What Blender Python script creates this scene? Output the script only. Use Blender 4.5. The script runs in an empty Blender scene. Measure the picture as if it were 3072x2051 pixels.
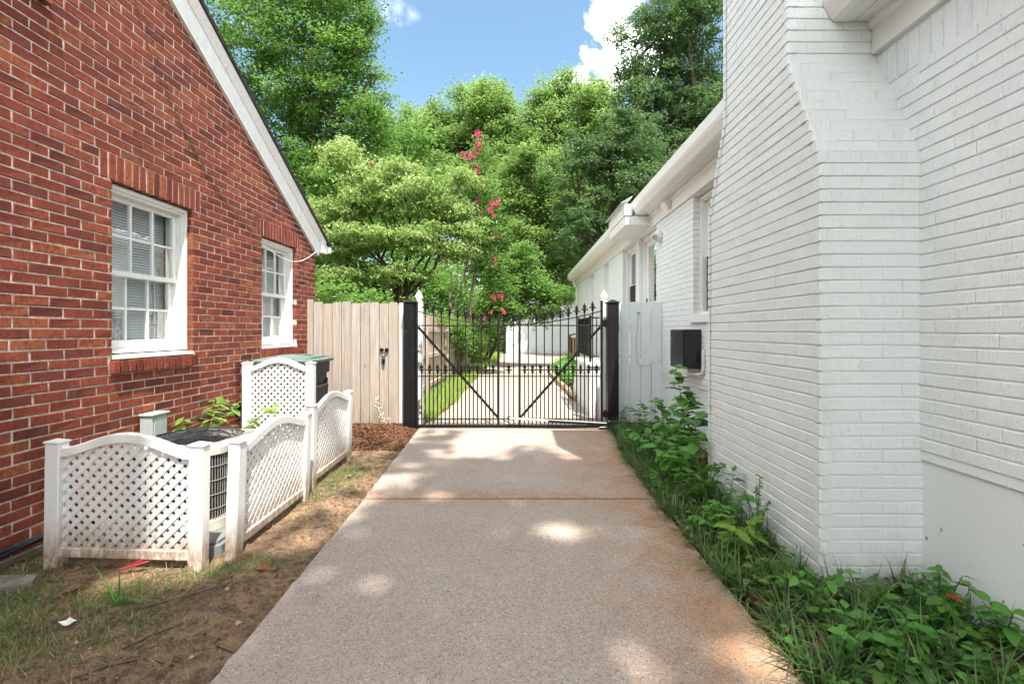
import bpy, math, random
import numpy as np
from mathutils import Vector, Matrix
R = math.radians
random.seed(7)
rng = np.random.default_rng(11)
S = bpy.context.scene
COL = S.collection

# ------------------------------------------------------------------ camera
CAMZ = 1.36
cam = bpy.data.cameras.new('camera')
cam.sensor_width = 36.0
cam.lens = 16.49
cam.shift_x = -0.0065
cam.shift_y = -0.0112
cam.clip_start = 0.05
cam.clip_end = 2000
camo = bpy.data.objects.new('camera', cam)
camo.location = (0, 0, CAMZ)
camo.rotation_euler = (R(90), 0, 0)
COL.objects.link(camo)
S.camera = camo

# ------------------------------------------------------------------ sun, sky, exposure
SUN = Vector((0.17, -0.42, 1.0)).normalized()      # towards the sun
sun = bpy.data.lights.new('sun', 'SUN')
sun.energy = 2.5
sun.angle = R(0.53)
sun.color = (1.0, 0.94, 0.85)
suno = bpy.data.objects.new('sun', sun)
suno.rotation_euler = SUN.to_track_quat('Z', 'Y').to_euler()
suno.location = (3, -6, 20)
COL.objects.link(suno)
S.view_settings.view_transform = 'Standard'
S.view_settings.look = 'None'
S.view_settings.gamma = 1.0
S.view_settings.use_curve_mapping = False
S.view_settings.exposure = 2.32
S.render.engine = 'CYCLES'
S.cycles.use_denoising = True
S.cycles.max_bounces = 8
S.cycles.transparent_max_bounces = 12
S.cycles.sample_clamp_indirect = 6.0

W = bpy.data.worlds.new('World')
S.world = W
W.use_nodes = True
wn, wl = W.node_tree.nodes, W.node_tree.links
wn.clear()
wout = wn.new('ShaderNodeOutputWorld')
bg = wn.new('ShaderNodeBackground')
bg.inputs['Strength'].default_value = 0.066
sky = wn.new('ShaderNodeTexSky')
sky.sky_type = 'NISHITA'
sky.sun_disc = False
sky.sun_elevation = math.asin(SUN.z)
sky.sun_rotation = math.atan2(SUN.x, SUN.y)
sky.air_density = 1.0
sky.dust_density = 0.6
sky.ozone_density = 0.6
wtc = wn.new('ShaderNodeTexCoord')

def wmath(op, a, b=None, clamp=False):
    n = wn.new('ShaderNodeMath'); n.operation = op; n.use_clamp = clamp
    for i, v in enumerate((a, b)):
        if v is None: continue
        if isinstance(v, (int, float)): n.inputs[i].default_value = v
        else: wl.new(v, n.inputs[i])
    return n.outputs[0]

def cdir(u, v):
    return Vector((u, 1.0, v)).normalized()

cnoise = wn.new('ShaderNodeTexNoise'); cnoise.inputs['Scale'].default_value = 9.0
cnoise.inputs['Detail'].default_value = 9.0; cnoise.inputs['Roughness'].default_value = 0.62
wl.new(wtc.outputs['Generated'], cnoise.inputs['Vector'])
# billows of the cumulus bank and the wisps; unseen fill clouds are added below
puffs = [(cdir(.085, .53), .034), (cdir(.12, .545), .044), (cdir(.155, .585), .048), (cdir(.19, .635), .052), (cdir(.20, .57), .06),
         (cdir(.225, .70), .042), (cdir(.26, .61), .05), (cdir(.20, .73), .036)]
wisps = [(cdir(-.285, .675), .022), (cdir(-.26, .685), .026), (cdir(-.228, .672), .020), (cdir(-.70, .62), .06), (cdir(-.62, .66), .05)]
def blobmask(lst, gain, lo, hi):
    acc = None
    for c, r in lst:
        d = wn.new('ShaderNodeVectorMath'); d.operation = 'DISTANCE'
        wl.new(wtc.outputs['Generated'], d.inputs[0]); d.inputs[1].default_value = c
        v = wmath('SUBTRACT', 1.0, wmath('DIVIDE', d.outputs['Value'], r))
        acc = v if acc is None else wmath('MAXIMUM', acc, v)
    acc = wmath('MAXIMUM', acc, -2.0)
    acc = wmath('ADD', acc, wmath('MULTIPLY', wmath('SUBTRACT', cnoise.outputs['Fac'], 0.5), gain))
    m = wn.new('ShaderNodeMapRange'); m.interpolation_type = 'SMOOTHSTEP'
    m.inputs['From Min'].default_value = lo; m.inputs['From Max'].default_value = hi
    wl.new(acc, m.inputs['Value'])
    return m.outputs['Result']

m1 = blobmask(puffs, 4.6, 0.02, 0.62)
m2 = wmath('MULTIPLY', blobmask(wisps, 6.0, 0.0, 1.8), 0.30)
# unseen bright clouds added only outside the view, to fill the shade
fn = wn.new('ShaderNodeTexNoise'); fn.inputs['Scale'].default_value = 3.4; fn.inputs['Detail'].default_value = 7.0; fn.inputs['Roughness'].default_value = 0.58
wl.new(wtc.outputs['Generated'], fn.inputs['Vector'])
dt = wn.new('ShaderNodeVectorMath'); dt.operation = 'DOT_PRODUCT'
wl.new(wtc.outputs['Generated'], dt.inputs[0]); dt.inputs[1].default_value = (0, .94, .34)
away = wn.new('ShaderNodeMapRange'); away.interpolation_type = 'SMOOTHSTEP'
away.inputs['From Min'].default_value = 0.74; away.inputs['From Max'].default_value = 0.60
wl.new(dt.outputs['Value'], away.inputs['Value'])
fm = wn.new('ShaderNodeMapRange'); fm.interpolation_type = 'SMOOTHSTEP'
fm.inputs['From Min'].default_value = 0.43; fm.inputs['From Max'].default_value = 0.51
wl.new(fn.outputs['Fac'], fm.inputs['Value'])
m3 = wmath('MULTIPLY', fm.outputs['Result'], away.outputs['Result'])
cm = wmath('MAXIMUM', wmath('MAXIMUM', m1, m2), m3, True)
cshade = wn.new('ShaderNodeTexNoise'); cshade.inputs['Scale'].default_value = 14.0; cshade.inputs['Detail'].default_value = 5.0
wl.new(wtc.outputs['Generated'], cshade.inputs['Vector'])
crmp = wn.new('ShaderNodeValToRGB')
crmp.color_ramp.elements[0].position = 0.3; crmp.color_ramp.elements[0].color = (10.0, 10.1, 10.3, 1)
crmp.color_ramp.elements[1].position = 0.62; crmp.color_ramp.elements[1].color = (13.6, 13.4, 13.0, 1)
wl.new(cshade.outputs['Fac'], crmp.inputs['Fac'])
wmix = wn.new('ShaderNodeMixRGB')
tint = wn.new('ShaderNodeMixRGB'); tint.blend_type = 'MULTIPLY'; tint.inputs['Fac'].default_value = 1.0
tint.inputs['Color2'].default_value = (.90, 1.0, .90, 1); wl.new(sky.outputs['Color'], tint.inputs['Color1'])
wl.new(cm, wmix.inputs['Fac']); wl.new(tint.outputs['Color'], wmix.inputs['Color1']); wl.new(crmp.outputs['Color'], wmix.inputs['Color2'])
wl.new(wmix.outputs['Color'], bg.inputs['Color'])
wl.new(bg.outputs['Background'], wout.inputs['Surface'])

# ------------------------------------------------------------------ mesh helpers
class MB:
    def __init__(self):
        self.v = []; self.f = []
    def add(self, vs, fs):
        o = len(self.v)
        self.v.extend([tuple(p) for p in vs]); self.f.extend([tuple(i + o for i in q) for q in fs])
        return self
    def quad(self, a, b, c, d):
        return self.add([a, b, c, d], [(0, 1, 2, 3)])
    def box(self, x0, x1, y0, y1, z0, z1, ch=0.0):
        if ch <= 0:
            vs = [(x0, y0, z0), (x1, y0, z0), (x1, y1, z0), (x0, y1, z0), (x0, y0, z1), (x1, y0, z1), (x1, y1, z1), (x0, y1, z1)]
            return self.add(vs, [(0, 3, 2, 1), (4, 5, 6, 7), (0, 1, 5, 4), (1, 2, 6, 5), (2, 3, 7, 6), (3, 0, 4, 7)])
        return self.obox((( x0 + x1) / 2, (y0 + y1) / 2, (z0 + z1) / 2), (1, 0, 0), (0, 1, 0), (0, 0, 1),
                         (x1 - x0) / 2, (y1 - y0) / 2, (z1 - z0) / 2, ch)
    def obox(self, c, ax, ay, az, hx, hy, hz, ch=0.0):
        c = Vector(c); ax, ay, az = Vector(ax), Vector(ay), Vector(az)
        if ch <= 0:
            vs = [c + ax * (sx * hx) + ay * (sy * hy) + az * (sz * hz) for sz in (-1, 1) for sy in (-1, 1) for sx in (-1, 1)]
            return self.add(vs, [(0, 2, 3, 1), (4, 5, 7, 6), (0, 1, 5, 4), (1, 3, 7, 5), (3, 2, 6, 7), (2, 0, 4, 6)])
        ch = min(ch, hx * .9, hy * .9, hz * .9)
        vs = []; idx = {}
        for sx in (-1, 1):
            for sy in (-1, 1):
                for sz in (-1, 1):
                    for k in range(3):
                        h = [hx - ch, hy - ch, hz - ch]; h[k] += ch
                        idx[(sx, sy, sz, k)] = len(vs)
                        vs.append(c + ax * (sx * h[0]) + ay * (sy * h[1]) + az * (sz * h[2]))
        fs = []
        for k in range(3):
            a, b = [i for i in range(3) if i != k]
            for s in (-1, 1):
                q = []
                for (p, r_) in ((-1, -1), (1, -1), (1, 1), (-1, 1)):
                    t = [0, 0, 0]; t[k] = s; t[a] = p; t[b] = r_
                    q.append(idx[(t[0], t[1], t[2], k)])
                flip = (s < 0) != (k == 1)
                fs.append(tuple(reversed(q)) if flip else tuple(q))
        for k in range(3):            # edges run along axis k
            a, b = [i for i in range(3) if i != k]
            for p in (-1, 1):
                for r_ in (-1, 1):
                    q = []
                    for (s, kk) in ((-1, a), (1, a), (1, b), (-1, b)):
                        t = [0, 0, 0]; t[k] = s; t[a] = p; t[b] = r_
                        q.append(idx[(t[0], t[1], t[2], kk)])
                    flip = (p * r_ < 0) != (k == 1)
                    fs.append(tuple(q) if flip else tuple(reversed(q)))
        for sx in (-1, 1):
            for sy in (-1, 1):
                for sz in (-1, 1):
                    q = [idx[(sx, sy, sz, k)] for k in range(3)]
                    fs.append(tuple(q) if sx * sy * sz > 0 else tuple(reversed(q)))
        return self.add(vs, fs)
    def bar(self, a, b, w, t, up=(0, 0, 1), ch=0.0):
        a, b = Vector(a), Vector(b)
        d = (b - a); L = d.length; d.normalize()
        s = d.cross(Vector(up))
        if s.length < 1e-5: s = d.cross(Vector((1, 0, 0)))
        s.normalize(); n = s.cross(d)
        return self.obox((a + b) / 2, d, s, n, L / 2, w / 2, t / 2, ch)
    def tube(self, pts, rad, n=8, caps=True):
        pts = [Vector(p) for p in pts]
        if not hasattr(rad, '__len__'): rad = [rad] * len(pts)
        vs = []; ref = Vector((0.3, 0.2, 0.93))
        prev = None
        for i, p in enumerate(pts):
            d = (pts[min(i + 1, len(pts) - 1)] - pts[max(i - 1, 0)])
            if d.length < 1e-9: d = Vector((0, 0, 1))
            d.normalize()
            if prev is None:
                u = d.cross(ref)
                if u.length < .05: u = d.cross(Vector((1, 0, 0)))
            else:
                u = prev - d * prev.dot(d)
            u.normalize(); prev = u
            w = d.cross(u)
            for k in range(n):
                a = 2 * math.pi * k / n
                vs.append(p + (u * math.cos(a) + w * math.sin(a)) * rad[i])
        fs = []
        for i in range(len(pts) - 1):
            for k in range(n):
                fs.append((i * n + k, i * n + (k + 1) % n, (i + 1) * n + (k + 1) % n, (i + 1) * n + k))
        if caps:
            fs.append(tuple(reversed(range(n)))); fs.append(tuple(range((len(pts) - 1) * n, len(pts) * n)))
        return self.add(vs, fs)
    def lathe(self, c, prof, n=12):
        cx, cy, cz = c
        vs = []
        for r_, z in prof:
            for k in range(n):
                a = 2 * math.pi * k / n
                vs.append((cx + r_ * math.cos(a), cy + r_ * math.sin(a), cz + z))
        fs = []
        for i in range(len(prof) - 1):
            for k in range(n):
                fs.append((i * n + k, i * n + (k + 1) % n, (i + 1) * n + (k + 1) % n, (i + 1) * n + k))
        fs.append(tuple(reversed(range(n)))); fs.append(tuple(range((len(prof) - 1) * n, len(prof) * n)))
        return self.add(vs, fs)
    def prism(self, poly, ax0, ax1, axis):
        """extrude a 2-D polygon along axis; poly gives the other two coordinates in x,y,z order"""
        def mk(p, a):
            t = list(p); t.insert(axis, a); return tuple(t)
        n = len(poly)
        vs = [mk(p, ax0) for p in poly] + [mk(p, ax1) for p in poly]
        fs = [tuple(range(n)), tuple(reversed(range(n, 2 * n)))]
        for i in range(n):
            j = (i + 1) % n
            fs.append((i, i + n, j + n, j))
        return self.add(vs, fs)

WLOC = {}
def base(parent):
    return Vector(WLOC.get(parent.name, (0, 0, 0))) if parent is not None else Vector((0, 0, 0))

def mesh_of(name, mb, mat, off=(0, 0, 0), smooth=False, fix=True):
    me = bpy.data.meshes.new(name)
    o = Vector(off)
    vs = [(p[0] - o.x, p[1] - o.y, p[2] - o.z) for p in mb.v]
    me.from_pydata(vs, [], mb.f)
    me.materials.append(mat)
    if fix:
        import bmesh
        bm = bmesh.new(); bm.from_mesh(me)
        bmesh.ops.recalc_face_normals(bm, faces=bm.faces)
        bm.to_mesh(me); bm.free()
    if smooth:
        me.polygons.foreach_set('use_smooth', [True] * len(me.polygons))
        me.set_sharp_from_angle(angle=R(38))
    me.update()
    return me

def tag(o, label=None, cat=None, group=None, kind=None):
    if label: o['label'] = label
    if cat: o['category'] = cat
    if group: o['group'] = group
    if kind: o['kind'] = kind
    return o

def link(o, parent=None, world=(0, 0, 0)):
    o.location = Vector(world) - base(parent)
    o.parent = parent
    COL.objects.link(o)
    WLOC[o.name] = tuple(world)
    return o

def thing(name, loc, label, cat, group=None, rz=0.0):
    o = bpy.data.objects.new(name, None)
    o.empty_display_size = 0.1
    link(o, None, loc); o.rotation_euler = (0, 0, rz)
    return tag(o, label, cat, group)

def obj(name, mb, mat, parent=None, smooth=False, local=False, fix=True):
    """one mesh object; vertices are in world space unless local (then in the parent's space)"""
    off = (0, 0, 0) if (local or parent is None) else base(parent)
    o = bpy.data.objects.new(name, mesh_of(name, mb, mat, off, smooth, fix))
    o.parent = parent
    COL.objects.link(o)
    WLOC[o.name] = tuple(base(parent)) if not local else (0, 0, 0)
    return o

def inst(name, me, parent, loc, rz=0.0, local=False):
    o = bpy.data.objects.new(name, me)
    o.location = Vector(loc) - (Vector((0, 0, 0)) if local else base(parent))
    o.rotation_euler = (0, 0, rz)
    o.parent = parent
    COL.objects.link(o)
    WLOC[o.name] = tuple(loc)
    return o

def np_mesh(name, V, F, mat, attr=None, smooth=False):
    """V (n,3), F (m,k) all faces with k corners; attr: one float per face"""
    me = bpy.data.meshes.new(name)
    V = np.asarray(V, np.float32); F = np.asarray(F, np.int32)
    k = F.shape[1]
    me.vertices.add(len(V)); me.vertices.foreach_set('co', V.ravel())
    me.loops.add(F.size); me.loops.foreach_set('vertex_index', F.ravel())
    me.polygons.add(len(F)); me.polygons.foreach_set('loop_start', np.arange(0, F.size, k, dtype=np.int32))
    me.polygons.foreach_set('use_smooth', np.full(len(F), bool(smooth)))
    me.materials.append(mat)
    if attr is not None:
        a = me.attributes.new('rnd', 'FLOAT', 'FACE'); a.data.foreach_set('value', np.asarray(attr, np.float32))
    me.update(calc_edges=True)
    me.validate()
    return me

def np_obj(name, me, parent=None):
    o = bpy.data.objects.new(name, me)
    o.parent = parent
    o.location = -base(parent)
    COL.objects.link(o)
    WLOC[o.name] = (0, 0, 0)
    return o

# ------------------------------------------------------------------ materials
class NT:
    def __init__(self, name):
        self.m = bpy.data.materials.new(name); self.m.use_nodes = True
        self.t = self.m.node_tree; self.n = self.t.nodes; self.l = self.t.links
        self.b = self.n['Principled BSDF']; self.out = self.n['Material Output']
    def put(self, sock, v):
        if isinstance(v, bpy.types.NodeSocket): self.l.new(v, sock)
        elif isinstance(v, (tuple, list)) and len(v) == 3 and sock.type == 'RGBA': sock.default_value = (*v, 1)
        else: sock.default_value = v
    def pos(self):
        return self.n.new('ShaderNodeNewGeometry').outputs['Position']
    def sep(self, v):
        s = self.n.new('ShaderNodeSeparateXYZ'); self.l.new(v, s.inputs[0]); return s.outputs
    def comb(self, x, y, z):
        s = self.n.new('ShaderNodeCombineXYZ')
        for i, v in enumerate((x, y, z)): self.put(s.inputs[i], v)
        return s.outputs[0]
    def math(self, op, a, b=0.0, clamp=False):
        n = self.n.new('ShaderNodeMath'); n.operation = op; n.use_clamp = clamp
        self.put(n.inputs[0], a); self.put(n.inputs[1], b); return n.outputs[0]
    def scale(self, v, s):
        n = self.n.new('ShaderNodeVectorMath'); n.operation = 'MULTIPLY'
        self.l.new(v, n.inputs[0]); n.inputs[1].default_value = s; return n.outputs[0]
    def noise(self, vec=None, scale=5, detail=4, rough=.5, out='Fac'):
        n = self.n.new('ShaderNodeTexNoise'); n.inputs['Scale'].default_value = scale
        n.inputs['Detail'].default_value = detail; n.inputs['Roughness'].default_value = rough
        if vec is not None: self.l.new(vec, n.inputs['Vector'])
        return n.outputs[out]
    def voro(self, vec, scale, feature='F1', out='Color', rnd=1.0):
        n = self.n.new('ShaderNodeTexVoronoi'); n.feature = feature; n.inputs['Scale'].default_value = scale
        n.inputs['Randomness'].default_value = rnd
        self.l.new(vec, n.inputs['Vector']); return n.outputs[out]
    def ramp(self, fac, stops, interp='LINEAR'):
        n = self.n.new('ShaderNodeValToRGB'); n.color_ramp.interpolation = interp
        e = n.color_ramp.elements
        while len(e) < len(stops): e.new(.5)
        for i, (p, c) in enumerate(stops):
            e[i].position = p; e[i].color = (*c, 1) if len(c) == 3 else c
        self.put(n.inputs[0], fac); return n.outputs[0]
    def rng(self, v, a, b, c=0.0, d=1.0):
        n = self.n.new('ShaderNodeMapRange'); n.clamp = True
        self.put(n.inputs[0], v)
        for i, q in enumerate((a, b, c, d)): n.inputs[i + 1].default_value = q
        return n.outputs[0]
    def mix(self, f, a, b, mode='MIX'):
        n = self.n.new('ShaderNodeMixRGB'); n.blend_type = mode
        self.put(n.inputs[0], f); self.put(n.inputs[1], a); self.put(n.inputs[2], b); return n.outputs[0]
    def attr(self, name):
        n = self.n.new('ShaderNodeAttribute'); n.attribute_name = name; return n.outputs['Fac']
    def orand(self):
        return self.n.new('ShaderNodeObjectInfo').outputs['Random']
    def bump(self, h, strength=.3, dist=.005):
        n = self.n.new('ShaderNodeBump'); n.inputs['Strength'].default_value = strength; n.inputs['Distance'].default_value = dist
        self.l.new(h, n.inputs['Height']); self.l.new(n.outputs[0], self.b.inputs['Normal'])
    def done(self, col=None, rough=.7, spec=.3, metal=0.0):
        if col is not None: self.put(self.b.inputs['Base Color'], col)
        self.put(self.b.inputs['Roughness'], rough); self.b.inputs['Specular IOR Level'].default_value = spec
        self.b.inputs['Metallic'].default_value = metal
        return self.m

def brick_mat(name, vertical=True):
    t = NT(name); p = t.pos(); s = t.sep(p)
    rnd = t.math('FRACT', t.math('ADD', t.attr('rnd'), t.orand()))
    c = t.ramp(rnd, [(0, (.095, .024, .018)), (.14, (.155, .033, .021)), (.36, (.215, .045, .026)), (.66, (.25, .055, .029)),
                     (.88, (.295, .075, .034)), (.97, (.34, .105, .042)), (1, (.12, .045, .04))])
    n1 = t.noise(p, 34, 5, .65)
    c = t.mix(t.rng(n1, .40, .66), c, t.mix(.75, c, (.12, .027, .019)))
    n2 = t.noise(p, 6, 3, .5)
    c = t.mix(t.rng(n2, .5, .8, 0, .35), c, (.36, .11, .045))
    c = t.mix(t.math('MULTIPLY', t.rng(t.noise(t.scale(p, (1, 1.2, .5)), 1.6, 5, .65), .52, .72), .45), c, (.09, .025, .018))
    groove = t.math('SINE', t.math('MULTIPLY', t.math('ADD', s[0], s[1]) if vertical else s[2], 900.0))
    gn = t.noise(t.scale(p, (260, 260, 14) if vertical else (14, 14, 260)), 1, 3, .6)
    c = t.mix(t.rng(gn, .50, .66, 0, .75), c, (.085, .02, .015))
    pit = t.voro(p, 130, 'F1', 'Distance')
    c = t.mix(t.math('MULTIPLY', t.rng(pit, .22, .1, 0, .8), t.rng(n1, .5, .62)), c, (.05, .018, .014))
    eff = t.math('MULTIPLY', t.rng(t.noise(p, 3.1, 5, .7), .62, .8), .35)
    c = t.mix(t.math('MULTIPLY', eff, .6), c, (.45, .36, .29))
    t.bump(t.math('ADD', t.math('MULTIPLY', gn, .9), t.math('ADD', n1, t.math('MULTIPLY', groove, .12))), .55, .004)
    return t.done(c, .85, .25)

def mortar_mat():
    t = NT('mortar'); p = t.pos()
    c = t.ramp(t.noise(p, 25, 5, .7), [(.3, (.26, .20, .15)), (.5, (.50, .43, .35)), (.75, (.74, .67, .58))])
    c = t.mix(t.rng(t.noise(p, 2.2, 3), .55, .75, 0, .5), c, (.26, .19, .14))
    t.bump(t.noise(p, 160, 3, .6), .5, .003)
    return t.done(c, .95, .1)

def white_brick_mat(name='white_painted_brick', worn=.5):
    t = NT(name); p = t.pos(); s = t.sep(p)
    rnd = t.math('FRACT', t.math('ADD', t.attr('rnd'), t.orand()))
    c = t.ramp(rnd, [(0, (.725, .765, .76)), (.5, (.745, .78, .775)), (1, (.755, .79, .78))])
    c = t.mix(t.rng(t.noise(p, 3.0, 4), .5, .8, 0, .35), c, (.69, .69, .655))
    gn = t.noise(t.scale(p, (240, 240, 10)), 1, 3, .6)
    rough_zone = t.rng(t.noise(t.scale(p, (9, 9, 14)), 1, 2), .42, .6)
    c = t.mix(t.math('MULTIPLY', t.math('MULTIPLY', t.rng(gn, .60, .72), rough_zone), worn), c, (.33, .33, .31))
    speck = t.voro(p, 42, 'F1', 'Distance')
    sel = t.rng(t.noise(p, 11, 2), .60, .66)
    c = t.mix(t.math('MULTIPLY', t.rng(speck, .13, .06), sel), c, (.12, .11, .09))
    z = s[2]
    c = t.mix(t.math('MULTIPLY', t.rng(z, .26, .02), t.rng(t.noise(p, 14, 5, .7), .38, .68, 0, .75)), c, (.33, .29, .22))
    c = t.mix(t.rng(t.noise(t.scale(p, (5, 5, .7)), 1, 5, .65), .58, .78, 0, .22), c, (.50, .50, .46))
    t.bump(t.math('ADD', t.math('MULTIPLY', gn, 1.6), t.noise(p, 60, 4, .6)), .7, .0045)
    return t.done(c, .55, .35)

def white_paint(name, col=(.76, .765, .74), rough=.45, dirt=0.0, dirtz=None):
    t = NT(name); p = t.pos()
    c = t.mix(t.rng(t.noise(p, 4, 4), .4, .8, 0, .5), col, tuple(q * .9 for q in col))
    if dirt:
        n = t.noise(t.scale(p, (1, 1, .35)), 30, 6, .7)
        d = t.rng(n, .52, .75, 0, dirt)
        if dirtz:
            z = t.sep(p)[2]
            d = t.math('MULTIPLY', t.rng(n, .20, .55), t.rng(z, dirtz[1], dirtz[0], dirt * .12, 1.0))
        c = t.mix(d, c, (.27, .165, .09))
    t.bump(t.noise(p, 90, 3), .15, .002)
    return t.done(c, rough, .4)

def plain(name, col, rough=.6, spec=.3, metal=0.0, var=.25, scale=20, bump=.15):
    t = NT(name); p = t.pos()
    n = t.noise(p, scale, 5, .6)
    c = t.mix(t.rng(n, .3, .75), tuple(q * (1 - var) for q in col), tuple(min(1, q * (1 + var)) for q in col))
    if bump: t.bump(t.noise(p, scale * 6, 3), bump, .002)
    return t.done(c, rough, spec, metal)

def black_iron_mat():
    t = NT('black_iron'); p = t.pos()
    c = t.mix(t.rng(t.noise(p, 30, 4), .45, .8), (.005, .005, .0055), (.012, .0115, .011))
    r = t.rng(t.noise(p, 22, 3), .3, .7, .28, .5)
    t.bump(t.noise(p, 140, 3), .1, .001)
    return t.done(c, r, .3)

def post_black_mat():
    t = NT('black_painted_post'); p = t.pos()
    c = t.mix(t.rng(t.noise(t.scale(p, (1, 1, .2)), 30, 4), .4, .8), (.005, .005, .0055), (.013, .0125, .012))
    s = t.voro(p, 16, 'F1', 'Distance')
    low = t.rng(t.sep(p)[2], .30, .02)
    chips = t.math('MULTIPLY', t.rng(t.noise(p, 26, 6, .75), .655, .68), t.math('ADD', t.math('MULTIPLY', low, .9), .25), True)
    c = t.mix(chips, c, (.62, .63, .62))
    return t.done(c, .45, .25)

def wood_mat(name, cols, grain=(60, 60, 2.2), green=0.0):
    t = NT(name); p = t.pos(); s = t.sep(p)
    off = t.math('MULTIPLY', t.orand(), 13.0)
    q = t.comb(t.math('ADD', s[0], off), t.math('ADD', s[1], off), s[2])
    g = t.noise(t.scale(q, grain), 1, 5, .6)
    kn = t.noise(t.scale(q, (9, 9, 1.1)), 1, 3)
    c = t.ramp(g, [(.25, cols[0]), (.5, cols[1]), (.75, cols[2])])
    c = t.mix(t.rng(kn, .35, .7), c, t.mix(.5, c, cols[3]))
    c = t.mix(t.math('MULTIPLY', t.orand(), .55), c, t.mix(.6, c, cols[0]))
    knot = t.voro(t.scale(q, (3.2, 3.2, 1.4)), 1.9, 'F1', 'Distance')
    c = t.mix(t.rng(knot, .11, .05, 0, .85), c, (.13, .085, .055))
    if green:
        gz = t.math('MULTIPLY', t.rng(s[2], .55, .08), t.rng(t.noise(t.scale(p, (10, 10, 2)), 1, 4), .35, .65))
        c = t.mix(t.math('MULTIPLY', gz, green), c, (.17, .16, .08))
    t.bump(g, .5, .004)
    return t.done(c, .85, .15)

def leaf_mat(name, stops, trans=.42, gloss=.3, single=False):
    t = NT(name)
    rnd = t.attr('rnd')
    if single: rnd = t.math('ADD', rnd, t.math('MULTIPLY', t.orand(), .4))
    c = t.ramp(rnd, stops)
    c = t.mix(t.rng(t.noise(t.pos(), 1.1, 2), .3, .7, 0, .35), c, t.mix(.5, c, stops[-1][1]))
    t.put(t.b.inputs['Base Color'], c); t.b.inputs['Roughness'].default_value = .50; t.b.inputs['Specular IOR Level'].default_value = gloss
    tr = t.n.new('ShaderNodeBsdfTranslucent')
    hs = t.n.new('ShaderNodeHueSaturation'); hs.inputs['Saturation'].default_value = .86; hs.inputs['Value'].default_value = 1.42
    hs.inputs['Hue'].default_value = .494
    t.l.new(c, hs.inputs['Color']); t.l.new(hs.outputs[0], tr.inputs['Color'])
    mx = t.n.new('ShaderNodeMixShader'); mx.inputs[0].default_value = trans
    t.l.new(t.b.outputs[0], mx.inputs[1]); t.l.new(tr.outputs[0], mx.inputs[2]); t.l.new(mx.outputs[0], t.out.inputs['Surface'])
    return t.m

def bark_mat(name, a, b):
    t = NT(name); p = t.pos()
    n = t.noise(t.scale(p, (14, 14, 3)), 1, 5, .65)
    t.bump(n, .7, .02)
    return t.done(t.ramp(n, [(.3, a), (.7, b)]), .9, .1)

def glass_mat(name, refl=.25, tint=(.9, .95, .95), k=1.1):
    t = NT(name)
    g = t.n.new('ShaderNodeBsdfGlossy'); g.inputs['Roughness'].default_value = .015
    tr = t.n.new('ShaderNodeBsdfTransparent'); tr.inputs['Color'].default_value = (*tint, 1)
    fr = t.n.new('ShaderNodeFresnel'); fr.inputs['IOR'].default_value = 1.5
    f = t.math('ADD', t.math('MULTIPLY', fr.outputs[0], k), refl, True)
    nm = t.n.new('ShaderNodeBump'); nm.inputs['Strength'].default_value = .04; nm.inputs['Distance'].default_value = .02
    t.l.new(t.noise(t.pos(), 6, 2), nm.inputs['Height']); t.l.new(nm.outputs[0], g.inputs['Normal'])
    mx = t.n.new('ShaderNodeMixShader'); t.l.new(f, mx.inputs[0])
    t.l.new(tr.outputs[0], mx.inputs[1]); t.l.new(g.outputs[0], mx.inputs[2]); t.l.new(mx.outputs[0], t.out.inputs['Surface'])
    return t.m

def aggregate_mat():
    t = NT('exposed_aggregate_concrete'); p = t.pos(); s = t.sep(p)
    cell = t.voro(p, 135, 'F1', 'Color'); dist = t.voro(p, 135, 'F1', 'Distance')
    cr = t.sep(cell)
    peb = t.ramp(cr[0], [(0, (.085, .068, .058)), (.12, (.15, .12, .10)), (.34, (.25, .20, .17)), (.56, (.36, .295, .25)), (.76, (.45, .36, .29)),
                         (.9, (.40, .235, .14)), (1, (.66, .60, .52))])
    cement = t.ramp(t.noise(p, 50, 4, .7), [(.3, (.26, .22, .19)), (.7, (.39, .335, .295))])
    c = t.mix(t.rng(dist, .30, .52), peb, cement)
    lg = t.noise(p, 1.3, 5, .6)
    c = t.mix(t.rng(lg, .40, .70, 0, .35), c, t.mix(1, c, (.80, .74, .70), 'MULTIPLY'))
    c = t.mix(t.rng(t.noise(p, 3.7, 4, .6), .5, .75, 0, .22), c, (.42, .36, .32))
    c = t.mix(t.math('MULTIPLY', t.rng(t.noise(p, 5.5, 5, .7), .56, .72), .35), c, t.mix(1, c, (.62, .50, .42), 'MULTIPLY'))
    c = t.mix(t.math('MULTIPLY', t.rng(t.voro(p, 7, 'F1', 'Distance'), .035, .015), .75), c, (.05, .04, .035))
    # iron staining at the joint and along the wall side
    j = t.rng(t.math('ABSOLUTE', t.math('SUBTRACT', s[1], 3.77)), .24, .0)
    jn = t.rng(t.noise(p, 8, 5, .7), .30, .62)
    rt = t.rng(t.math('ADD', s[0], t.math('MULTIPLY', t.noise(p, 1.2, 3), .5)), .55, 1.15)
    rn = t.rng(t.noise(p, 2.4, 5, .7), .34, .55)
    nearside = t.rng(s[1], 7.5, 5.2)
    st = t.math('MAXIMUM', t.math('MULTIPLY', t.math('MULTIPLY', j, jn), .85), t.math('MULTIPLY', t.math('MULTIPLY', t.math('MULTIPLY', rt, rn), nearside), .78), True)
    c = t.mix(st, c, t.mix(1, c, (.92, .62, .38), 'MULTIPLY'))
    t.bump(t.math('ADD', t.math('MULTIPLY', dist, -1.0), t.math('MULTIPLY', t.noise(p, 300, 2), .2)), .55, .006)
    return t.done(c, .78, .3)

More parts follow.
